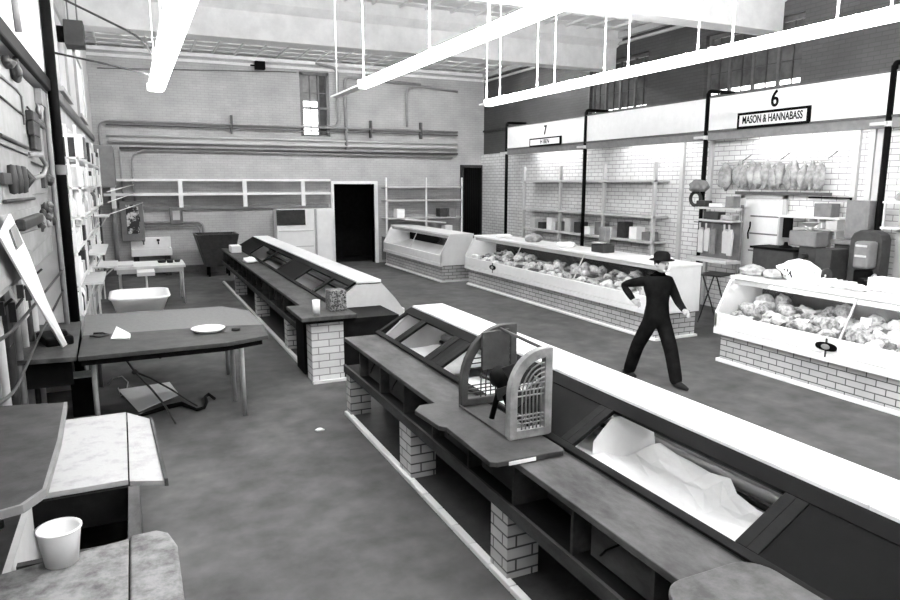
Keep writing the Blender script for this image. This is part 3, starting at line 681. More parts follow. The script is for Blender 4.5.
o = MB().add([(2.75, 3.6, .72), (3.35, 3.62, .72), (3.3, 3.66, 1.12), (2.95, 3.66, 1.12), (2.78, 3.64, .98)], [(0, 1, 2, 3, 4)]).build('card_sheet', 'paper')
md = o.modifiers.new('solid', 'SOLIDIFY'); md.thickness = .006; tag(o, 'grey white card propped at the far end of the near well', 'card')
o = MB().tube([(2.85, 5.0, .88), (3.0, 5.2, .9), (3.05, 5.5, .87), (3.2, 5.7, .9)], [.02, .03, .03, .012]).tube([(3.05, 5.5, .87), (3.0, 5.75, .86)], .014, 6).build('rag', 'darkm'); tag(o, 'dark twisted rag lying on the paper behind the fan', 'rag')

# board under the fan
t = thing('cutting_board', (2.2, 4.2, .95), 'dark worn board lying across the near work top under the fan', 'board')
MB().prism([(1.96, 3.62), (2.0, 3.59), (2.5, 3.58), (2.52, 3.62), (2.5, 4.85), (1.98, 4.85), (1.9, 4.75), (1.93, 4.35), (1.97, 4.3)], .95, .985).build('board', 'tabletop', t, .005)
MB().box(2.08, 2.28, 3.575, 3.582, .955, .978).build('white_strip', 'white', t)
# another rounded board at the bottom right
def rounded(x0, x1, y0, y1, r, n=6):
    out = []
    for cx, cy, a0 in ((x1-r, y1-r, 0), (x0+r, y1-r, 90), (x0+r, y0+r, 180), (x1-r, y0+r, 270)):
        for k in range(n+1):
            a = radians(a0+90*k/n); out.append((cx+r*cos(a), cy+r*sin(a)))
    return out
o = MB().prism(rounded(1.97, 2.56, 1.1, 2.1, .14), .96, .995).prism(rounded(2.1, 2.5, 1.3, 2.0, .05), .945, .96).build('worn_board', 'boardwood', None, .012)
tag(o, 'worn round cornered board on the near work top at the bottom edge', 'board')

# ------------------------------------------------------------------ FAN (arched housing)
FX, FY0, FY1, FZ = 2.25, 3.9, 4.68, .987
t = thing('arched_fan', (2.4, 4.25, FZ), 'old arched metal fan with slotted grilles on the dark board', 'fan')
def arch(w, h, r, ins=0, n=10):
    pts = [(ins, ins), (w-ins, ins), (w-ins, h-ins)]
    rr = r-ins
    for k in range(n+1):
        a = radians(90+90*k/n); pts.append((r+rr*cos(a)*(1), h-r*1.15+rr*1.15*sin(a)))
    return pts
def grille(yc, name, m, x0, w, h):
    outer = arch(w, h, w*.8); inner = arch(w, h, w*.8, .06)
    n = len(outer); vs = []
    for yy in (yc-.03, yc+.03):
        vs += [(x0+a, yy, FZ+b) for a, b in outer]+[(x0+a, yy, FZ+b) for a, b in inner]
    fs = []
    for i in range(n):
        j = (i+1) % n
        fs += [(i, j, n+j, n+i), (2*n+i, 3*n+i, 3*n+j, 2*n+j), (i, 2*n+i, 2*n+j, j), (n+i, n+j, 3*n+j, 3*n+i)]
    g = MB().add(vs, fs).build(name, m, t, .008)
    bars = MB(); cx = x0+w-.055; cz = FZ+h-w*.8*1.15
    for q in range(1, 7):
        f_ = q/7; pts = []
        for k in range(9):
            a = radians(90+90*k/8); pts.append((cx-(w*.62)*f_*abs(cos(a)), yc-.015, cz+(w*.72)*f_*sin(a)))
        pts.append((pts[-1][0], yc-.015, FZ+.05)); bars.tube(pts, .0055, 5)
    for zz in (FZ+.1, FZ+.13, FZ+.16, FZ+.3, FZ+.34, FZ+.38): bars.box(x0+.05, x0+w-.05, yc-.02, yc-.01, zz, zz+.008)
    bars.build('grille_bars', 'fan' if m == 'fan' else 'fand', g)
    return g
grille(FY0, 'front_grille', 'fan', 2.25, .34, .63)
grille(FY1, 'rear_grille', 'fand', 2.26, .5, .64)
MB().box(2.25, 2.265, FY0, FY1, FZ, FZ+.015).build('base_rail', 'fand', t); MB().box(2.56, 2.575, FY0, FY1, FZ, FZ+.015).build('base_rail', 'fand', t)
MB().tube([(2.57, FY0, FZ+.6), (2.6, FY1, FZ+.61)], .012, 6).build('top_rail', 'fand', t)
MB().prism([(2.42, FZ+.3), (2.66, FZ+.3), (2.66, FZ+.61), (2.42, FZ+.6)], 4.60, 4.63, 'Y').build('rear_plate', 'fand', t)
MB().lathe((2.39, 4.2, FZ+.34), [(0, -.1), (.06, -.1), (.085, -.06), (.085, .08), (.05, .13), (0, .13)], 20, 'Y').build('motor', 'black', t)
MB().tube([(2.39, 4.25, FZ+.3), (2.33, 4.28, FZ+.02)], .022).tube([(2.39, 4.25, FZ+.3), (2.47, 4.22, FZ+.02)], .022).build('motor_stand', 'black', t)
hub = MB().lathe((2.39, 4.06, FZ+.34), [(0, -.03), (.04, -.03), (.045, .02), (0, .02)], 16, 'Y').build('blade_hub', 'fand', t)
for k in range(4):
    a = k*pi/2+.5; c_ = Vector((cos(a), 0, sin(a))); d_ = Vector((-sin(a), .35, cos(a)))
    P = Vector((2.39, 4.05, FZ+.34))
    MB().add([P+c_*.03-d_*.02, P+c_*.15-d_*.07, P+c_*.165+d_*.03, P+c_*.03+d_*.02], [(0, 1, 2, 3)]).build('blade', 'darkm', hub).modifiers.new('s', 'SOLIDIFY').thickness = .004

# ================================================================== PERSON
def person():
    ox, oy = 6.42, 7.1
    t = thing('person', (ox, oy, 0), 'person in dark jacket, hat and trousers striding along the aisle', 'person')
    def skin(name, m, verts, edges, radii, root=0, parent=t, sub=2):
        me = bpy.data.meshes.new(name); me.from_pydata([Vector(v)+Vector((ox, oy, 0))-Vector(t['_o']) for v in verts], edges, [])
        o = bpy.data.objects.new(name, me); COL.objects.link(o); o.parent = parent; o['_o'] = t['_o']
        md = o.modifiers.new('skin', 'SKIN'); md.use_smooth_shade = True
        for i, sv in enumerate(me.skin_vertices[0].data):
            r = radii[i]; sv.radius = r if isinstance(r, tuple) else (r, r); sv.use_root = (i == root)
        sb = o.modifiers.new('sub', 'SUBSURF'); sb.levels = sub; sb.render_levels = sub
        me.materials.append(W[m]); return o
    # faces -Y (towards the right of the photo); right side is -X
    # trousers+torso body
    V = [(0, 0, .93), (0, -.0, 1.1), (0, .0, 1.28), (0, .02, 1.42), (0, -.01, 1.50), (0, -.03, 1.56),   # 0-5 pelvis..neck
         (-.10, 0, .88), (-.11, .24, .48), (-.11, .41, .03),           # right leg (rear)
         (.10, 0, .88), (.10, -.20, .50), (.11, -.34, .02),            # left leg (front)
         (-.18, .06, 1.43), (-.28, .40, 1.34), (-.24, .2, 1.14),      # right arm elbow back
         (.18, .0, 1.42), (.25, -.12, 1.14), (.18, -.33, 1.05)]        # left arm
    Ed = [(0, 1), (1, 2), (2, 3), (3, 4), (4, 5), (0, 6), (6, 7), (7, 8), (0, 9), (9, 10), (10, 11), (3, 12), (12, 13), (13, 14), (3, 15), (15, 16), (16, 17)]
    Rr = [(.175, .15), (.165, .13), (.19, .145), (.16, .12), .06, .052, .12, .1, .09, .12, .1, .09, .075, .06, .042, .075, .06, .042]
    skin('body', 'cloth', V, Ed, Rr)
    # shoes
    for sx, yy, z, rot, nm in ((-.11, .42, .0, 0, 'shoe'), (.11, -.36, 0, 0, 'shoe')):
        mb = MB(); P = [(sx, yy+.08, .05+z), (sx, yy+.03, .055+z), (sx, yy-.08, .045+z), (sx, yy-.17, .03+z)]
        mb.tube([Vector(p)+Vector((ox, oy, 0)) for p in P], [.045, .055, .046, .024], 12).build(nm, 'leather', t)
    # head
    hd = MB().blob((ox, oy-.05, 1.655), .078, .098, .115, 1, .03, 1, 3)
    hd.blob((ox, oy-.152, 1.645), .013, .02, .022, 2, .02, 1, 2)
    hd.blob((ox-.08, oy-.035, 1.65), .012, .022, .033, 2, .02, 1, 2).blob((ox+.08, oy-.035, 1.65), .012, .022, .033, 2, .02, 1, 2)
    hd.blob((ox, oy-.11, 1.575), .035, .03, .025, 2, .02, 1, 2)
    h = hd.build('head', 'skin', t)
    for s in (-.03, .03): MB().blob((ox+s, oy-.142, 1.672), .009, .006, .007, 1, 0, 1, 2).build('eye', 'black', h)
    MB().blob((ox, oy-.143, 1.605), .024, .008, .005, 1, 0, 1, 2).build('mouth', 'dgrey', h)
    MB().blob((ox, oy-.025, 1.69), .088, .1, .1, 5, .08, 3, 3, flat=-.05).build('hair', 'hair', h)
    MB().lathe((ox, oy-.04, 1.715), [(.15, 0), (.155, .008), (.105, .02), (.1, .08), (.07, .115), (0, .12)], 28, sy=1.15).build('hat', 'cloth', h)
    # hands
    for base, d, side in (((-.24, .2, 1.14), Vector((.1, -.6, -.25)), 1), ((.18, -.33, 1.05), Vector((-.3, -.8, -.3)), -1)):
        d = d.normalized(); B = Vector(base)+Vector((ox, oy, 0)); up = Vector((0, 0, 1)); w_ = d.cross(up).normalized(); n_ = w_.cross(d).normalized()
        pm = MB().tube([B-d*.03, B+d*.02, B+d*.06, B+d*.095], [.028, .035, .04, .03], 12)
        for k, L in enumerate((.065, .078, .072, .055)):
            s_ = B+d*.085+n_*(.03-.02*k)
            pm.tube([s_, s_+d*L*.5+w_*.008*side, s_+d*L*.8+w_*.03*side], [.010, .0095, .007], 8)
        pm.tube([B+d*.03+n_*.03, B+d*.065+n_*.06, B+d*.1+n_*.06+w_*.015*side], [.014, .012, .008], 8)
        pm.build('hand', 'skin', t)
person()

# ================================================================== BACK WALL FITTINGS
t = thing('pipe_run', (-.7, YB-.1, 4.4), 'long horizontal pipes with a bend high across the back wall', 'pipes')
for z, r, m in ((4.48, .035, 'pipe'), (4.36, .02, 'pipedark'), (4.06, .03, 'lgrey'), (3.9, .03, 'lgrey'), (3.72, .035, 'pipedark')):
    if z > 4.4: pts = bend([(-.68, YB-.12, 3.6), (-.68, YB-.12, z), (10.6, YB-.12, z)], .3)
    else: pts = [(-.5 if z != 3.72 else -.2, YB-.12+.02*(z > 4), z), (10.6, YB-.12, z)]
    MB().tube(pts, r, 10).build('pipe', m, t)
MB().box(-.45, 10.6, YB-.05, YB, 3.87, 4.09).build('wall_rail', 'lgrey', t)
for x in (2.95, 7.4, 9.2): MB().box(x-.03, x+.03, YB-.17, YB-.01, 4.2, 4.75).build('pipe_hanger', 'pipedark', t)
for k, (pts, r, lab) in enumerate((
    ([(-.48, YB-.2, .3), (-.48, YB-.2, 3.65)], .07, 'thick grey riser pipe at the left end of the back wall'),
    ([(-.2, YB-.1, 2.2), (-.2, YB-.1, 3.65)], .03, 'thin riser above the grey fuse box'),
    ([(.1, YB-.1, 2.2), (.1, YB-.1, 3.5), (.4, YB-.1, 3.68), (10.4, YB-.1, 3.6)], .03, 'conduit bending right above the fuse box'),
    ([(5.95, YB-.1, 4.5), (6.3, YB-.1, 4.55), (6.3, YB-.1, 6.35), (5.6, YB-.1, 6.45)], .045, 'conduit beside the back window'),
    ([(6.55, YB-.1, 3.8), (6.55, YB-.1, 6.1), (9.2, YB-.1, 6.0)], .05, 'thick pipe turning right above the doorway'),
    ([(8.7, YB-.1, 4.6), (8.7, YB-.1, 5.85), (9.2, YB-.1, 5.95), (10.6, YB-.1, 5.85)], .04, 'tall conduit on the back wall right of the window'),
    ([(-.6, YB-.07, 5.9), (5.0, YB-.07, 6.15)], .012, 'thin cable sagging below the back cornice'))):
    o = MB().tube(bend(pts, .2) if len(pts) > 2 else pts, r, 10).build('riser_pipe' if r > .02 else 'thin_cable', 'pipe' if k not in (6,) else 'pipedark'); tag(o, lab, 'pipe' if r > .02 else 'cable')
t = thing('long_shelf_rack', (3, YB-.3, 2.1), 'long white two tier shelf rack on the back wall above the sink', 'shelf')
for z in (2.8, 2.38): MB().box(-.7, 5.9, YB-.4, YB-.01, z-.03, z+.04).build('shelf_board', 'white', t)
for x in (-.45, 1.35, 3.2, 5.0): MB().box(x-.06, x+.06, YB-.42, YB-.36, 2.0, 2.8).build('upright', 'white', t)
MB().box(.3, 5.9, YB-.08, YB-.01, 1.92, 2.04).build('wall_rail', 'grey', t)
t = thing('fuse_box', (.05, YB-.2, 1.05), 'big grey fuse box with a peeling dark inner door', 'fuse box')
MB().box(-.32, .3, YB-.22, YB-.01, 1.03, 2.2).build('cabinet', 'grey', t, .015)
MB().box(-.16, .17, YB-.25, YB-.22, 1.25, 2.1).build('inner_door', mat('peeling_door', .04, .5, .6, 3, .1, detail=5, lo=.5, hi=.56), t, .008)
MB().box(.17, .2, YB-.27, YB-.22, 1.6, 1.75).build('latch', 'darkm', t)
t = thing('meter_box', (1.2, YB-.1, 1.4), 'small grey wall meter with a pale face right of the fuse box', 'meter')
MB().box(1.02, 1.38, YB-.16, YB-.01, 1.48, 2.0).build('case', 'grey', t, .02)
MB().box(1.1, 1.3, YB-.17, YB-.16, 1.62, 1.9).build('dial', 'lgrey', t)
MB().tube(bend([(.3, YB-.1, 1.55), (1.95, YB-.1, 1.55), (1.95, YB-.1, .9)], .2), .04).tube(bend([(.3, YB-.1, 1.44), (1.85, YB-.1, 1.44), (1.85, YB-.1, .9)], .2), .025).build('conduit', 'pipe', t)
t = thing('hand_sink', (.45, YB-.3, .55), 'white wall sink with a backsplash and two taps', 'sink')
MB().box(-.1, 1.0, YB-.06, YB-.01, .78, 1.12).build('backsplash', 'white', t, .01)
mb = MB().box(-.1, 1.0, YB-.55, YB-.49, .6, .82).box(-.1, -.04, YB-.49, YB-.06, .6, .82).box(.94, 1.0, YB-.49, YB-.06, .6, .82).box(-.04, .94, YB-.49, YB-.06, .6, .65)
mb.build('basin', 'white', t, .012)
for x in (.25, .65): MB().tube([(x, YB-.06, .98), (x, YB-.2, .98), (x, YB-.22, .92)], .018).box(x-.04, x+.04, YB-.1, YB-.08, 1.0, 1.06).build('tap', 'darkm', t)
MB().box(-.05, .1, YB-.45, YB-.1, 0, .6).box(.8, .95, YB-.45, YB-.1, 0, .6).build('stand', 'dgrey', t)
t = thing('dark_bin', (2.25, YB-.9, 0), 'dark tapered bin against the back wall right of the conduit', 'bin')
MB().add([(1.85, 20.9, .3), (2.6, 20.9, .3), (2.6, 21.6, .3), (1.85, 21.6, .3), (1.6, 20.7, 1.25), (2.8, 20.7, 1.25), (2.8, 21.8, 1.25), (1.6, 21.8, 1.25), (1.66, 20.76, 1.25), (2.74, 20.76, 1.25), (2.74, 21.74, 1.25), (1.66, 21.74, 1.25), (1.9, 20.95, .35), (2.55, 20.95, .35), (2.55, 21.55, .35), (1.9, 21.55, .35)],
   [(3, 2, 1, 0), (0, 1, 5, 4), (1, 2, 6, 5), (2, 3, 7, 6), (3, 0, 4, 7), (4, 5, 9, 8), (5, 6, 10, 9), (6, 7, 11, 10), (7, 4, 8, 11), (8, 9, 13, 12), (9, 10, 14, 13), (10, 11, 15, 14), (11, 8, 12, 15), (12, 13, 14, 15)]).build('bin_body', 'darkm', t)
for x in (1.95, 2.5):
    for y in (21, 21.5): MB().tube([(x, y, 0), (x, y, .3)], .03, 8).build('leg', 'black', t)
t = thing('loudspeaker', (3.85, YB-.2, 6.1), 'small black speaker high on the back wall', 'speaker')
MB().box(3.72, 4.02, YB-.25, YB-.05, 6.14, 6.38).build('speaker_box', 'black', t, .01)
MB().box(3.6, 3.72, YB-.12, YB-.01, 6.24, 6.28).build('bracket', 'black', t)
# far shelves right of the doorway
t = thing('open_shelves', (9.2, YB-.4, 0), 'pale open shelves on the back wall right of the dark doorway', 'shelf')
for z in (.9, 1.5, 2.1, 2.55): MB().box(7.75, 10.6, YB-.5, YB-.02, z, z+.04).build('shelf_board', 'lgrey', t)
for x in (7.75, 9.2, 10.56): MB().box(x, x+.05, YB-.5, YB-.45, 0, 2.9).build('upright', 'white', t)
MB().box(7.75, 10.6, YB-.05, YB-.01, .1, .9).build('lower_panel', 'grey', t)
o = MB().obox((8.9, 21.35, 1.46), 1.5, .5, .04, 0, 0, .1).build('tilted_board', 'white'); tag(o, 'tilted white board resting near the pale back shelves', 'board')
for k, (x, z, m) in enumerate(((9.9, 1.54, 'dgrey'), (10.25, 1.54, 'grey'), (10.1, .94, 'paper'), (8.3, 1.54, 'paper'))):
    tag(MB().box(x-.14, x+.14, YB-.45, YB-.1, z, z+.3).build('stock_box', m, None, .01), ['dark box on the pale back shelves', 'grey box at the right end of the pale back shelves', 'white box low on the pale back shelves', 'white box at the left of the pale back shelves'][k], 'box')
# dark cupboard / fridge left of doorway with white stuff
t = thing('notice_cabinet', (4.6, YB-.5, 0), 'tall pale cabinet with dark top left of the dark doorway', 'cabinet')
MB().box(4.1, 5.9, YB-.55, YB-.02, .0, 1.9).build('carcass', 'white', t, .01)
MB().box(4.1, 5.0, YB-.57, YB-.55, 1.4, 1.88).build('dark_hatch', 'darkm', t)
MB().box(5.3, 5.36, YB-.6, YB-.55, .2, 1.9).build('door_bar', 'steel', t)
for z in (.7, 1.2): MB().box(4.15, 5.25, YB-.57, YB-.55, z, z+.03).build('door_line', 'lgrey', t)

# ================================================================== LEFT: tables, tub, shelving
# back table
t = thing('work_table', (.3, 17.2, 0), 'white topped work table in front of the wall sink', 'table')
MB().box(-.45, 1.02, 16.5, 17.6, .84, .9).build('table_top', 'white', t, .006)
MB().box(-.4, .98, 16.55, 16.6, .74, .84).build('apron', 'lgrey', t)
for x in (-.35, .95):
    for y in (16.6, 17.5): MB().tube([(x, y, 0), (x, y, .84)], .022, 8).build('leg', 'lgrey', t)
for k, (x, y, r, h) in enumerate(((.55, 17.1, .1, .05), (.72, 17.0, .08, .07), (.88, 17.1, .07, .05))):
    o = MB().lathe((x, y, .903), [(0, 0), (r*.8, 0), (r, h), (r*.93, h), (r*.75, .008), (0, .008)], 16).build('small_pan', 'darkm'); tag(o, ['left', 'middle', 'right'][k]+' dark small pan of three on the white work table', 'pan', 'pans on the work table')
o = MB().box(-.45, -.05, 16.55, 17.3, .903, .95).build('white_tray', 'white', None, .01); tag(o, 'white flat tray at the left end of the work table', 'tray')
o = MB().box(0.0, .35, 15.7, 16.3, .78, .86).tube([(.18, 16, 0), (.18, 16, .78)], .02, 8).tube([(.05, 15.8, .0), (.18, 16, .1), (.3, 16.2, 0)], .015, 6).build('small_stool', 'white'); tag(o, 'small white stool in front of the white work table', 'stool')
# tub on stand
t = thing('enamel_tub', (-.1, 11.7, .6), 'white enamel tub with a rolled rim behind the big table', 'tub')
def ring(x0, x1, y0, y1, r, z): return [(a, b, z) for a, b in rounded(x0, x1, y0, y1, r)]
TX = .12
def ring(x0, x1, y0, y1, r, z): return [(a, b, z) for a, b in rounded(x0*.9+TX, x1*.9+TX, y0, y1, r)]
lv = [ring(-.5, .25, 11.3, 12.1, .15, .78), ring(-.56, .33, 11.2, 12.2, .2, .97), ring(-.60, .37, 11.16, 12.24, .22, 1.0), ring(-.6, .37, 11.16, 12.24, .22, 1.02), ring(-.54, .31, 11.22, 12.18, .18, 1.02), ring(-.48, .24, 11.32, 12.08, .14, .82)]
n = len(lv[0]); mb = MB(); mb.add([p for l in lv for p in l], [(i*n+k, i*n+(k+1) % n, (i+1)*n+(k+1) % n, (i+1)*n+k) for i in range(5) for k in range(n)]+[list(range(n)), [5*n+k for k in range(n)]], True)
mb.build('basin', 'white', t)
MB().box(-.25, .27, 11.35, 12.05, .7, .78).build('cradle', 'dgrey', t)
for x in (-.22, .24):
    for y in (11.4, 12.0): MB().tube([(x, y, 0), (x, y, .7)], .02, 8).build('leg', 'darkm', t)
# big table
t = thing('large_table', (.4, 9.1, 0), 'large dark topped table with cut corners left of the aisle', 'table')
MB().prism([(-.62, 7.85), (.87, 7.88), (1.36, 8.06), (1.42, 8.72), (.9, 8.86), (-.64, 8.97)], .91, .955).build('front_board', 'tabletop', t, .005)
MB().prism([(-.64, 8.975), (.9, 8.865), (1.42, 8.73), (1.4, 9.8), (1.1, 10.3), (-.69, 10.42)], .91, .953).build('rear_board', 'tablelight', t, .004)
MB().prism([(-.6, 7.92), (.84, 7.95), (1.3, 8.12), (1.34, 9.7), (1.05, 10.2), (-.64, 10.3)], .84, .908).build('apron', 'dark', t)
for x, y in ((1.05, 8.08), (1.02, 8.72), (-.5, 8.1), (1.1, 10.0), (-.55, 10.1)): MB().tube([(x, y, 0), (x, y, .9)], .028, 10).build('leg', 'pipe', t)
o = MB().add([(-.33, 8.62, .957), (-.13, 8.52, .957), (-.12, 8.66, .957), (-.27, 9.0, .957), (-.33, 8.62, .962), (-.13, 8.52, .975), (-.12, 8.64, 1.0), (-.27, 9.0, 1.03)], [(3, 2, 1, 0), (4, 5, 6, 7), (0, 1, 5, 4), (1, 2, 6, 5), (2, 3, 7, 6), (3, 0, 4, 7)]).build('paper_wedge', 'paper'); tag(o, 'small wedge shaped white paper block on the large table', 'paper')
o = MB().lathe((.74, 8.6, .957), [(0, 0), (.15, 0), (.2, .04), (.19, .045), (.14, .01), (0, .01)], 24).build('white_plate', 'white'); tag(o, 'round white dish on the large table near its right end', 'dish')
o = MB().tube([(-.55, 8.85, .967), (-.45, 8.75, .967), (-.36, 8.85, .967), (-.42, 8.98, .967), (-.52, 8.95, .975)], .012, 6).build('chain_bits', 'darkm'); tag(o, 'small heap of dark chain on the left end of the large table', 'chain')
o = MB().lathe((1.05, 8.5, .957), [(0, 0), (.05, 0), (.05, .03), (0, .03)], 14).build('tin_lid', 'darkm'); tag(o, 'tiny dark lid on the cut corner end of the large table', 'lid')
# brown side shelf left of table
t = thing('side_shelf', (-1.0, 8.9, .9), 'brown wooden shelf filling the gap left of the large table', 'shelf')
MB().prism([(-1.33, 7.98), (-.64, 7.9), (-.71, 10.0), (-1.33, 9.9)], .9, .95).build('board', 'midwood', t, .005)
MB().box(-1.3, -.7, 8.1, 8.14, .6, .9).build('bracket', 'dark', t)
o = MB().obox((-.9, 8.75, 1.0), .28, .5, .1, .3).obox((-.82, 8.6, 1.08), .12, .14, .06, .2).build('black_case', 'black', None, .02); tag(o, 'black leather like case lying on the brown side shelf', 'case')
# leaning white board (sign strip)
t = thing('leaning_strip', (-.8, 7.9, .96), 'long white strip leaning on the cold room front with a square mark near its top', 'board')
def quad(a, b, c, d, th=(.015, 0, 0)):
    T = Vector(th); A = [Vector(q) for q in (a, b, c, d)]; B = [q-T for q in A]
    return MB().add(A+B, [(0, 1, 2, 3), (7, 6, 5, 4), (0, 4, 5, 1), (1, 5, 6, 2), (2, 6, 7, 3), (3, 7, 4, 0)])
T4 = [(-.84, 5.58, 2.38), (-.84, 6.16, 2.51), (-.83, 6.87, 2.12), (-.83, 6.22, 2.05), (-.81, 7.55, 1.62), (-.81, 6.77, 1.74), (-.76, 8.5, .965), (-.79, 8.36, .965)]
quad(T4[0], T4[1], T4[2], T4[3]).build('upper_strip', 'white', t)
quad(T4[3], T4[2], T4[4], T4[5]).build('middle_strip', 'white', t)
quad(T4[5], T4[4], T4[6], T4[7]).build('lower_strip', 'white', t)
quad((-.832, 5.95, 2.4), (-.832, 6.22, 2.43), (-.826, 6.47, 2.26), (-.826, 6.15, 2.24), (-.006, 0, 0)).build('square_mark', 'grey', t)

# near table (bottom left) with drop leaf
t = thing('near_table', (-.9, 4.6, 0), 'dark brown round cornered table top at the left edge', 'table')
P = [(-1.15, 3.62), (-.72, 3.66), (-.6, 3.7), (-.52, 3.85), (-.515, 4.6), (-.54, 5.4), (-1.15, 5.55)]
MB().prism(P, 1.16, 1.195).build('table_top', 'tabletop', t)
MB().prism([(-1.14, 3.605), (-.71, 3.645), (-.585, 3.685), (-.5, 3.84), (-.495, 4.6), (-.52, 5.4), (-.54, 5.4), (-.515, 4.6), (-.52, 3.85), (-.6, 3.7), (-.72, 3.66), (-1.14, 3.62)], 1.155, 1.198).build('pale_edge', 'grey', t)
MB().prism([(-1.15, 3.0), (-.85, 3.0), (-.72, 3.2), (-.70, 3.58), (-1.15, 3.6)], 1.02, 1.05).build('drop_leaf', 'tabletop', t, .005)
for x, y in ((-1.08, 3.75), (-1.08, 5.3)): MB().tube([(x, y, 0), (x, y, 1.16)], .03).build('leg', 'dark', t)
# stained bench with hole
t = thing('stained_bench', (-.4, 4.9, 0), 'low bench of stained white boards with a dark open well', 'bench')
MB().prism([(-.72, 5.0), (-.16, 5.0), (-.18, 6.57), (-.72, 6.57)], .66, .7).build('rear_board', 'stain', t, .004)
MB().prism([(-.15, 4.98), (.07, 4.89), (.01, 6.31), (-.17, 6.57)], .66, .695).build('rear_flap', 'stain', t, .004)
MB().prism([(.07, 4.885), (.095, 4.88), (.035, 6.3), (.012, 6.31)], .655, .71).build('flap_edge', 'midwood', t)
MB().prism([(-.78, 2.6), (-.16, 2.6), (-.155, 4.12), (-.78, 4.0)], .66, .7).build('front_board', 'grimy', t, .004)
MB().prism([(-.15, 2.6), (.1, 2.6), (.1, 3.95), (.06, 4.12), (.0, 4.18), (-.15, 4.17)], .655, .695).build('front_flap', 'grimy', t, .02, 4)
MB().box(-.72, -.16, 4.12, 4.17, .56, .66).build('hatch_edge', 'midwood', t)
MB().box(-.16, -.09, 4.15, 4.95, .0, .67).build('side_board', 'midwood', t)
MB().box(-.16, -.13, 4.95, 6.45, 0, .65).box(-.16, -.13, 2.7, 4.15, 0, .65).build('side_panel', 'dark', t)
MB().box(-.78, -.74, 2.7, 6.5, 0, .66).build('back_panel', 'lgrey', t)
MB().box(-.74, -.16, 6.4, 6.44, 0, .66).build('inner_board', 'dark', t); MB().box(-.74, -.16, 4.96, 5.0, .42, .66).build('inner_board', 'dark', t)
MB().box(-.74, -.16, 2.7, 6.4, .0, .04).build('well_floor', 'dgrey', t)
MB().box(-.5, -.25, 4.7, 4.9, .04, .3).build('inner_box', 'grey', t)
mb = MB().lathe((-.485, 4.0, .702), [(0, 0), (.082, 0), (.107, .19), (.11, .2), (.106, .202), (.1, .19), (.078, .008), (0, .008)], 32)
mb2 = MB().lathe((-.485, 4.0, .702), [(.108, .19), (.114, .195), (.114, .204), (.106, .204)], 32)
bk = mb.build('white_bucket', 'white'); tag(bk, 'white plastic bucket standing on the stained bench', 'bucket')
mb2.build('rim', 'white', bk)
# black box under the table, paper, cords, hose
o = MB().box(-.8, -.56, 8.85, 9.15, 0, .47).build('black_box', 'black', None, .01); tag(o, 'upright black box with a pale top under the large table', 'box')
MB().box(-.8, -.56, 8.85, 9.15, .472, .485).build('pale_lid', 'lgrey', o)
o = MB().add([(-.34, 9.75, .05), (.3, 9.8, .06), (.38, 9.0, .1), (.05, 8.8, .06), (-.1, 8.72, .03), (.02, 9.3, .08)], [(0, 5, 1), (5, 2, 1), (5, 3, 2), (0, 4, 5), (4, 3, 5)]).build('floor_paper', 'paper')
o.modifiers.new('s', 'SOLIDIFY').thickness = .004; o.location.z = .012; tag(o, 'white sheet of paper on the floor under the large table', 'paper')
hp = [(-.19, 8.05, .86), (-.1, 8.1, .67), (.06, 8.12, .44), (.19, 8.2, .2), (.28, 8.06, .02)]
o = MB().tube(hp, .012, 6).tube([hp[1], (.05, 8.3, .53), (.28, 8.5, .3), (.44, 8.62, .12), (.56, 8.63, .02)], .011, 6).blob(hp[1], .035, .03, .03, 2, .2).build('forked_cord', 'darkm')
tag(o, 'forked dark cord hanging from the large table to the floor', 'cord')
o = MB().tube([(-.1, 8.5, .03), (.02, 8.58, .03), (.19, 8.7, .03), (.39, 8.77, .03), (.54, 8.45, .03), (.63, 8.5, .03), (.68, 8.72, .03), (.68, 8.9, .04), (.73, 8.97, .05), (.78, 8.81, .03)], [.015, .025, .03, .03, .02, .02, .02, .02, .025, .02], 8).build('dark_hose', 'black'); tag(o, 'short dark hooked hose on the floor beside the paper', 'hose')
o = MB().tube([(-.47, 10.11, .01), (-.41, 10.45, .01), (-.3, 10.51, .01), (-.22, 10.15, .01), (-.24, 9.65, .01), (-.31, 9.5, .01), (-.34, 9.9, .01)], .007, 5).build('wire_loop', 'lgrey'); tag(o, 'thin pale wire loop on the floor left of the paper', 'wire')
o = MB().blob((1.73, 7.2, .015), .05, .03, .015, 2, .4).build('paper_scrap', 'paper'); tag(o, 'tiny white scrap on the aisle floor', 'scrap')

# ================================================================== LEFT WALL: COOLER FRONT
t = thing('black_post', (-.78, 10.0, 0), 'tall black post between the cold room front and the white clutter', 'post')
MB().tube([(-.78, 10.0, 0), (-.78, 10.0, ZC-.02)], .06, 12).build('pole', 'black', t)
MB().tube([(-.86, 9.84, 0), (-.86, 9.84, 3.8)], .03, 8).build('side_conduit', 'grey', t)
MB().lathe((-.78, 10.0, 2.9), [(.075, -.06), (.075, .06)], 12).build('collar', 'grey', t)
o = MB().box(-.848, -.79, 2.5, 9.9, 3.84, 3.99).build('cable_trunking', 'dark', None, .02); tag(o, 'dark trunking above the cold room front at upper left', 'trunking')
o = MB().box(-.849, -.78, 10.1, 21.5, 3.84, 3.98).build('cable_trunking', 'grey', None, .02); tag(o, 'grey trunking running back from the black post to the back wall', 'trunking')
XF = -.9
t = thing('cooler_front', (XF, 7.0, 1.9), 'large pale cold room front with ribs and heavy latches on the left wall', 'cold room')
MB().box(-1.34, XF-.03, 2.5, 9.75, 1.9, 3.83).build('carcass', 'panelgrey', t, .01)
MB().box(XF-.03, XF-.012, 2.5, 6.6, 1.95, 3.8).box(XF-.03, XF-.012, 8.15, 9.7, 2.62, 3.8).build('side_panel', 'panelgrey', t, .008)
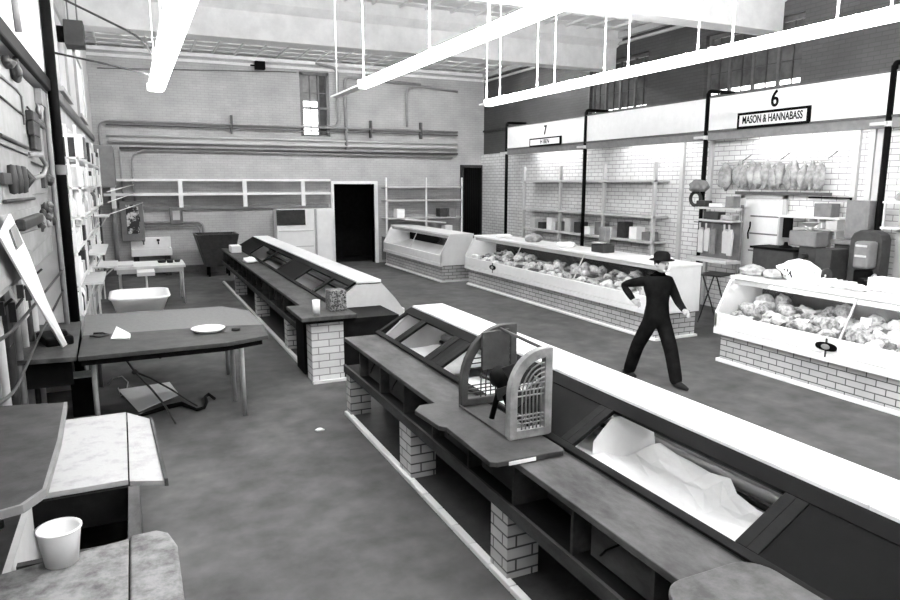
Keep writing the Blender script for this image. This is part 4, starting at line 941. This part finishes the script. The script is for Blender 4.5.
MB().prism([(6.35, 2.6), (8.1, 2.59), (8.08, 3.8), (6.35, 3.8)], XF-.03, XF, 'X').build('door', 'panelgrey', t, .012)
MB().prism([(5.2, 2.0), (9.7, 2.12), (9.7, 2.5), (5.2, 2.5)], XF-.03, XF-.01, 'X').build('lower_panel', 'panelgrey', t, .01)
def rib(a, b, r_): MB().tube([(XF+.01, *a), (XF+.01, *b)], r_, 6).build('rib', 'dgrey', t)
MB().tube([(XF+.01, 6.4, 3.6), (XF+.01, 7.6, 3.6), (XF+.01, 7.93, 3.57), (XF+.01, 7.95, 3.3)], .014, 6).build('rib', 'grey', t)
rib((6.4, 3.43), (7.92, 3.39), .009); rib((6.4, 3.11), (8.04, 3.08), .018); rib((6.4, 3.04), (7.95, 3.01), .008); rib((6.3, 2.6), (8.1, 2.585), .016); rib((8.3, 3.5), (9.3, 3.44), .01); rib((8.2, 2.95), (9.4, 2.92), .01)
m_ = MB().box(XF, XF+.07, 8.15, 8.62, 3.36, 3.46).box(XF, XF+.06, 8.2, 8.75, 3.22, 3.37).box(XF, XF+.05, 8.3, 8.85, 3.08, 3.23).box(XF+.01, XF+.05, 8.8, 9.5, 3.36, 3.42)
m_.build('latch', 'dgrey', t, .012)
MB().tube([(XF, 8.06, 3.02), (XF+.06, 8.5, 3.03), (XF+.08, 8.8, 2.93), (XF+.06, 8.6, 2.82), (XF, 8.1, 2.78)], .026, 8).build('crescent_handle', 'grey', t)
MB().box(XF, XF+.05, 6.1, 7.3, 2.73, 2.82).build('hinge_strap', 'dgrey', t, .008)
for y in (6.5, 6.8, 7.12): MB().lathe((XF+.05, y, 2.77), [(0, -.12), (.03, -.11), (.04, 0), (.03, .11), (0, .12)], 10).build('hinge_knuckle', 'dgrey', t)
for k in range(3): MB().tube([(XF+.02, 7.35+.1*k, 2.7), (XF+.08, 7.4+.1*k, 2.78), (XF+.02, 7.38+.1*k, 2.86)], .02, 8).build('hook_prong', 'darkm', t)
MB().obox((XF+.03, 7.5, 2.385), .08, 1.4, .1).build('dark_trough', 'darkm', t, .02)
MB().blob((XF+.03, 7.1, 3.76), .05, .18, .05, 1, .5).blob((XF+.04, 7.45, 3.74), .05, .1, .1, 2, .5).build('upper_latch', 'dgrey', t)
MB().box(XF-.01, XF+.06, 9.25, 9.7, 3.62, 3.8).blob((XF+.02, 9.3, 3.55), .04, .1, .08, 3, .4).build('corner_bracket', 'grey', t, .01)
MB().box(XF-.03, XF+.03, 9.05, 9.3, 2.68, 2.86).blob((XF+.03, 9.5, 2.77), .05, .1, .06, 3, .4).build('keeper', 'dgrey', t, .01)
MB().prism([(6.7, 2.2), (7.4, 2.12), (9.6, 2.24), (9.6, 2.35), (8.2, 2.27), (6.7, 2.31)], XF-.01, XF+.02, 'X').build('slanting_batten', 'panelgrey', t)
for k in range(9):
    MB().blob((XF+.02, 8.35+.15*k, 2.28+.13*((k*5) % 4)/2), .04, .06, .05, 20+k, .5, 2, 2).build('fitting', ['dgrey', 'grey', 'dgrey'][k % 3], t)

sw = [(5.0, 1.2, .5, .55), (5.75, 1.35, .45, .4), (7.0, 1.45, .4, .35), (7.6, 1.2, .3, .55), (8.2, 1.4, .35, .4), (8.75, 1.25, .3, .5), (9.3, 1.45, .3, .35)]
for k, (y, z, sy, sz) in enumerate(sw):
    s_ = thing('switch_box', (-1.2, y, z), ['grey switch box nearest the camera above the dark table', 'second grey switch box above the dark table', 'grey switch box behind the leaning strip', 'tall grey switch box above the brown shelf', 'grey switch box in the middle above the brown shelf', 'tall narrow switch box left of the black post', 'small switch box closest to the black post'][k], 'switch box', 'switch boxes under the cold room front')
    MB().box(-1.34, -1.14, y-sy/2, y+sy/2, z, z+sz).build('case', ['grey', 'dgrey', 'lgrey', 'dgrey', 'grey', 'lgrey', 'dgrey'][k], s_, .012)
    MB().box(-1.14, -1.08, y-.03, y+.03, z+sz*.4, z+sz*.75).tube([(-1.1, y, z+sz*.6), (-1.02, y+.03, z+sz*.8)], .014, 6).build('lever', 'darkm', s_)
for k in range(17):
    y = 4.6+k*.31; m = ['lgrey', 'grey', 'dgrey', 'pipe'][k*7 % 4]
    o = MB().tube(bend([(-1.22+.03*(k % 3), y, .0), (-1.22+.03*(k % 3), y, 1.5+.05*(k % 2)), (-1.24, y+.05, 1.8)], .08), .03+.012*(k*5 % 3), 10).build('riser_conduit', m)
    tag(o, 'vertical conduit rising from the floor below the left wall switch boxes', 'conduit', 'riser conduits below the cold room front')
for k, pts in enumerate((((-.95, 4.3, 1.75), (-.9, 6.0, 1.62), (-.9, 8.0, 1.6), (-.85, 9.95, 1.65)), ((-1.0, 4.3, 1.35), (-.95, 6.2, 1.1), (-.95, 8.0, 1.2), (-.86, 9.95, 1.4)), ((-.72, 9.9, 5.0), (.3, 8.9, 4.35), (.4, 9.2, 4.12)), ((-.72, 9.9, 4.3), (-.2, 9.8, 4.2), (.35, 9.8, 4.1)))):
    o = MB().tube(bend(pts, .3), .014, 6).build('slack_cable', 'darkm'); tag(o, ['upper slack cable draped below the cold room front', 'lower slack cable draped below the cold room front', 'diagonal cable from the black post to the left light row', 'level cable from the black post to the left light row'][k], 'cable')
t = thing('hanging_heater', (-.6, 12, 4.7), 'dark square unit heater hung from the ceiling at upper left', 'heater')
MB().box(-.72, -.46, 11.9, 12.3, 4.74, 5.1).build('heater_body', 'dgrey', t, .01)
MB().lathe((-.76, 12.1, 4.92), [(0, -.06), (.12, -.06), (.12, .04), (0, .04)], 16, 'X').build('fan_motor', 'black', t)
for x in (-.66, -.54): MB().tube([(x, 12.1, 5.1), (x, 12.1, ZC)], .012, 6).build('hanger_rod', 'grey', t)
o = MB().tube(bend([(-.84, 6.4, 4.9), (-.82, 7.4, 4.9), (-.82, 7.6, 4.1)], .15), .03, 8).build('conduit_strip', 'grey'); tag(o, 'bent grey conduit on the upper left wall', 'conduit')

# white cluttered shelving beyond the post
def left_rack(y0, y1, label, seed):
    r_ = random.Random(seed)
    t = thing('white_rack', (-.6, y0, 0), label, 'rack', 'white racks along the left wall')
    zs = [.9, 1.35, 1.8, 2.25, 2.65, 3.05]
    for z in zs: MB().box(-.84, -.6 if z > 2 else -.7, y0, y1, z, z+.03).build('shelf_board', 'white', t)
    for y in (y0, y1-.05):
        for x, zb in ((-.83, 0), (-.74, 0), (-.63, 2.2)): MB().box(x, x+.03, y, y+.05, zb, 3.5).build('upright', 'white', t)
    MB().box(-.845, -.835, y0, y1, 2.2, 3.6).build('back_sheet', 'white', t)
    for k in range(42):
        z = zs[k % 6]+.032; y = y0+.15+(k//6)*(y1-y0-.3)/6.2; sy = r_.uniform(.16, .3); h = r_.uniform(.16, .34)
        m = r_.choice(['white', 'paper', 'lgrey', 'white', 'grey', 'paper', 'white', 'dgrey'])
        x1 = (-.605 if z > 2 else -.7)-r_.uniform(0, .05)+(.06 if z > 2 else 0)*r_.random()
        nm = {'white': 'white', 'paper': 'off white', 'lgrey': 'light grey', 'grey': 'grey', 'dgrey': 'dark'}[m]
        if k % 3 == 0:
            o = MB().lathe((-.77 if z < 2 else x1-.1, y, z), [(0, 0), (.06, 0), (.064, h*.75), (.04, h*.95), (0, h)], 14).build('jar', m); tag(o, nm+' jar on the '+label.split(' ')[0]+' white rack along the left wall', 'jar', 'jars on the '+label.split(' ')[0]+' left rack')
        else:
            o = MB().box(max(x1-.2, -.834), x1, y-sy/2, y+sy/2, z, z+h).build('carton', m, None, .008); tag(o, nm+' carton on the '+label.split(' ')[0]+' white rack along the left wall', 'box', 'cartons on the '+label.split(' ')[0]+' left rack')
left_rack(10.5, 12.6, 'nearest cluttered white rack just beyond the black post', 1)
left_rack(12.7, 15.3, 'middle cluttered white rack along the left wall', 2)
left_rack(15.4, 18.0, 'farthest cluttered white rack along the left wall', 3)
t = thing('grey_cabinet', (-.6, 20.5, 0), 'tall grey cabinet in the far left corner', 'cabinet')
MB().box(-.84, -.35, 20.3, 21.2, 2.6, 3.7).build('body', 'grey', t, .01)
MB().box(-.35, -.33, 20.35, 21.15, 2.65, 3.65).build('door', 'grey', t, .005)
MB().box(-.84, -.78, 20.3, 21.2, 0.0, 2.6).build('wall_frame', 'dgrey', t)
# shelves with trays sticking out of the rack
for k, (y0, y1, x1, z, m, lab) in enumerate(((11.5, 12.9, -.47, 1.22, 'lgrey', 'grey bracket shelf sticking out just above the enamel tub'), (13.0, 15.0, -.47, 1.52, 'white', 'long white bracket shelf in the middle of the left racks'), (16.0, 16.9, -.45, 2.02, 'white', 'small high white bracket shelf level with the fuse box'), (14.9, 16.0, -.34, 1.08, 'white', 'low white bracket shelf left of the work table'))):
    t = thing('bracket_shelf', (-.5, y0, z-.3), lab, 'shelf', 'bracket shelves on the left wall')
    MB().box(-.845, x1, y0, y1, z, z+.03).build('board', m, t)
    for yy in (y0+.1, y1-.1): MB().tube([(-.62, yy, z-.2), (x1-.05, yy, z)], .014, 6).build('brace', 'lgrey', t)
for k, (z, x1) in enumerate(((2.38, 0.1), (2.62, .1), (2.1, .3))):
    o = MB().tube([(-.5, 17.9, z-.1), (x1, YB-.4, z+.05)], .012, 6).build('guy_wire', 'white'); tag(o, ['middle', 'upper', 'lower'][k]+' thin white rod from the racks to the back wall shelf', 'rod', 'thin white rods near the fuse box')

for o in bpy.data.objects:
    if '_o' in o.keys(): del o['_o']
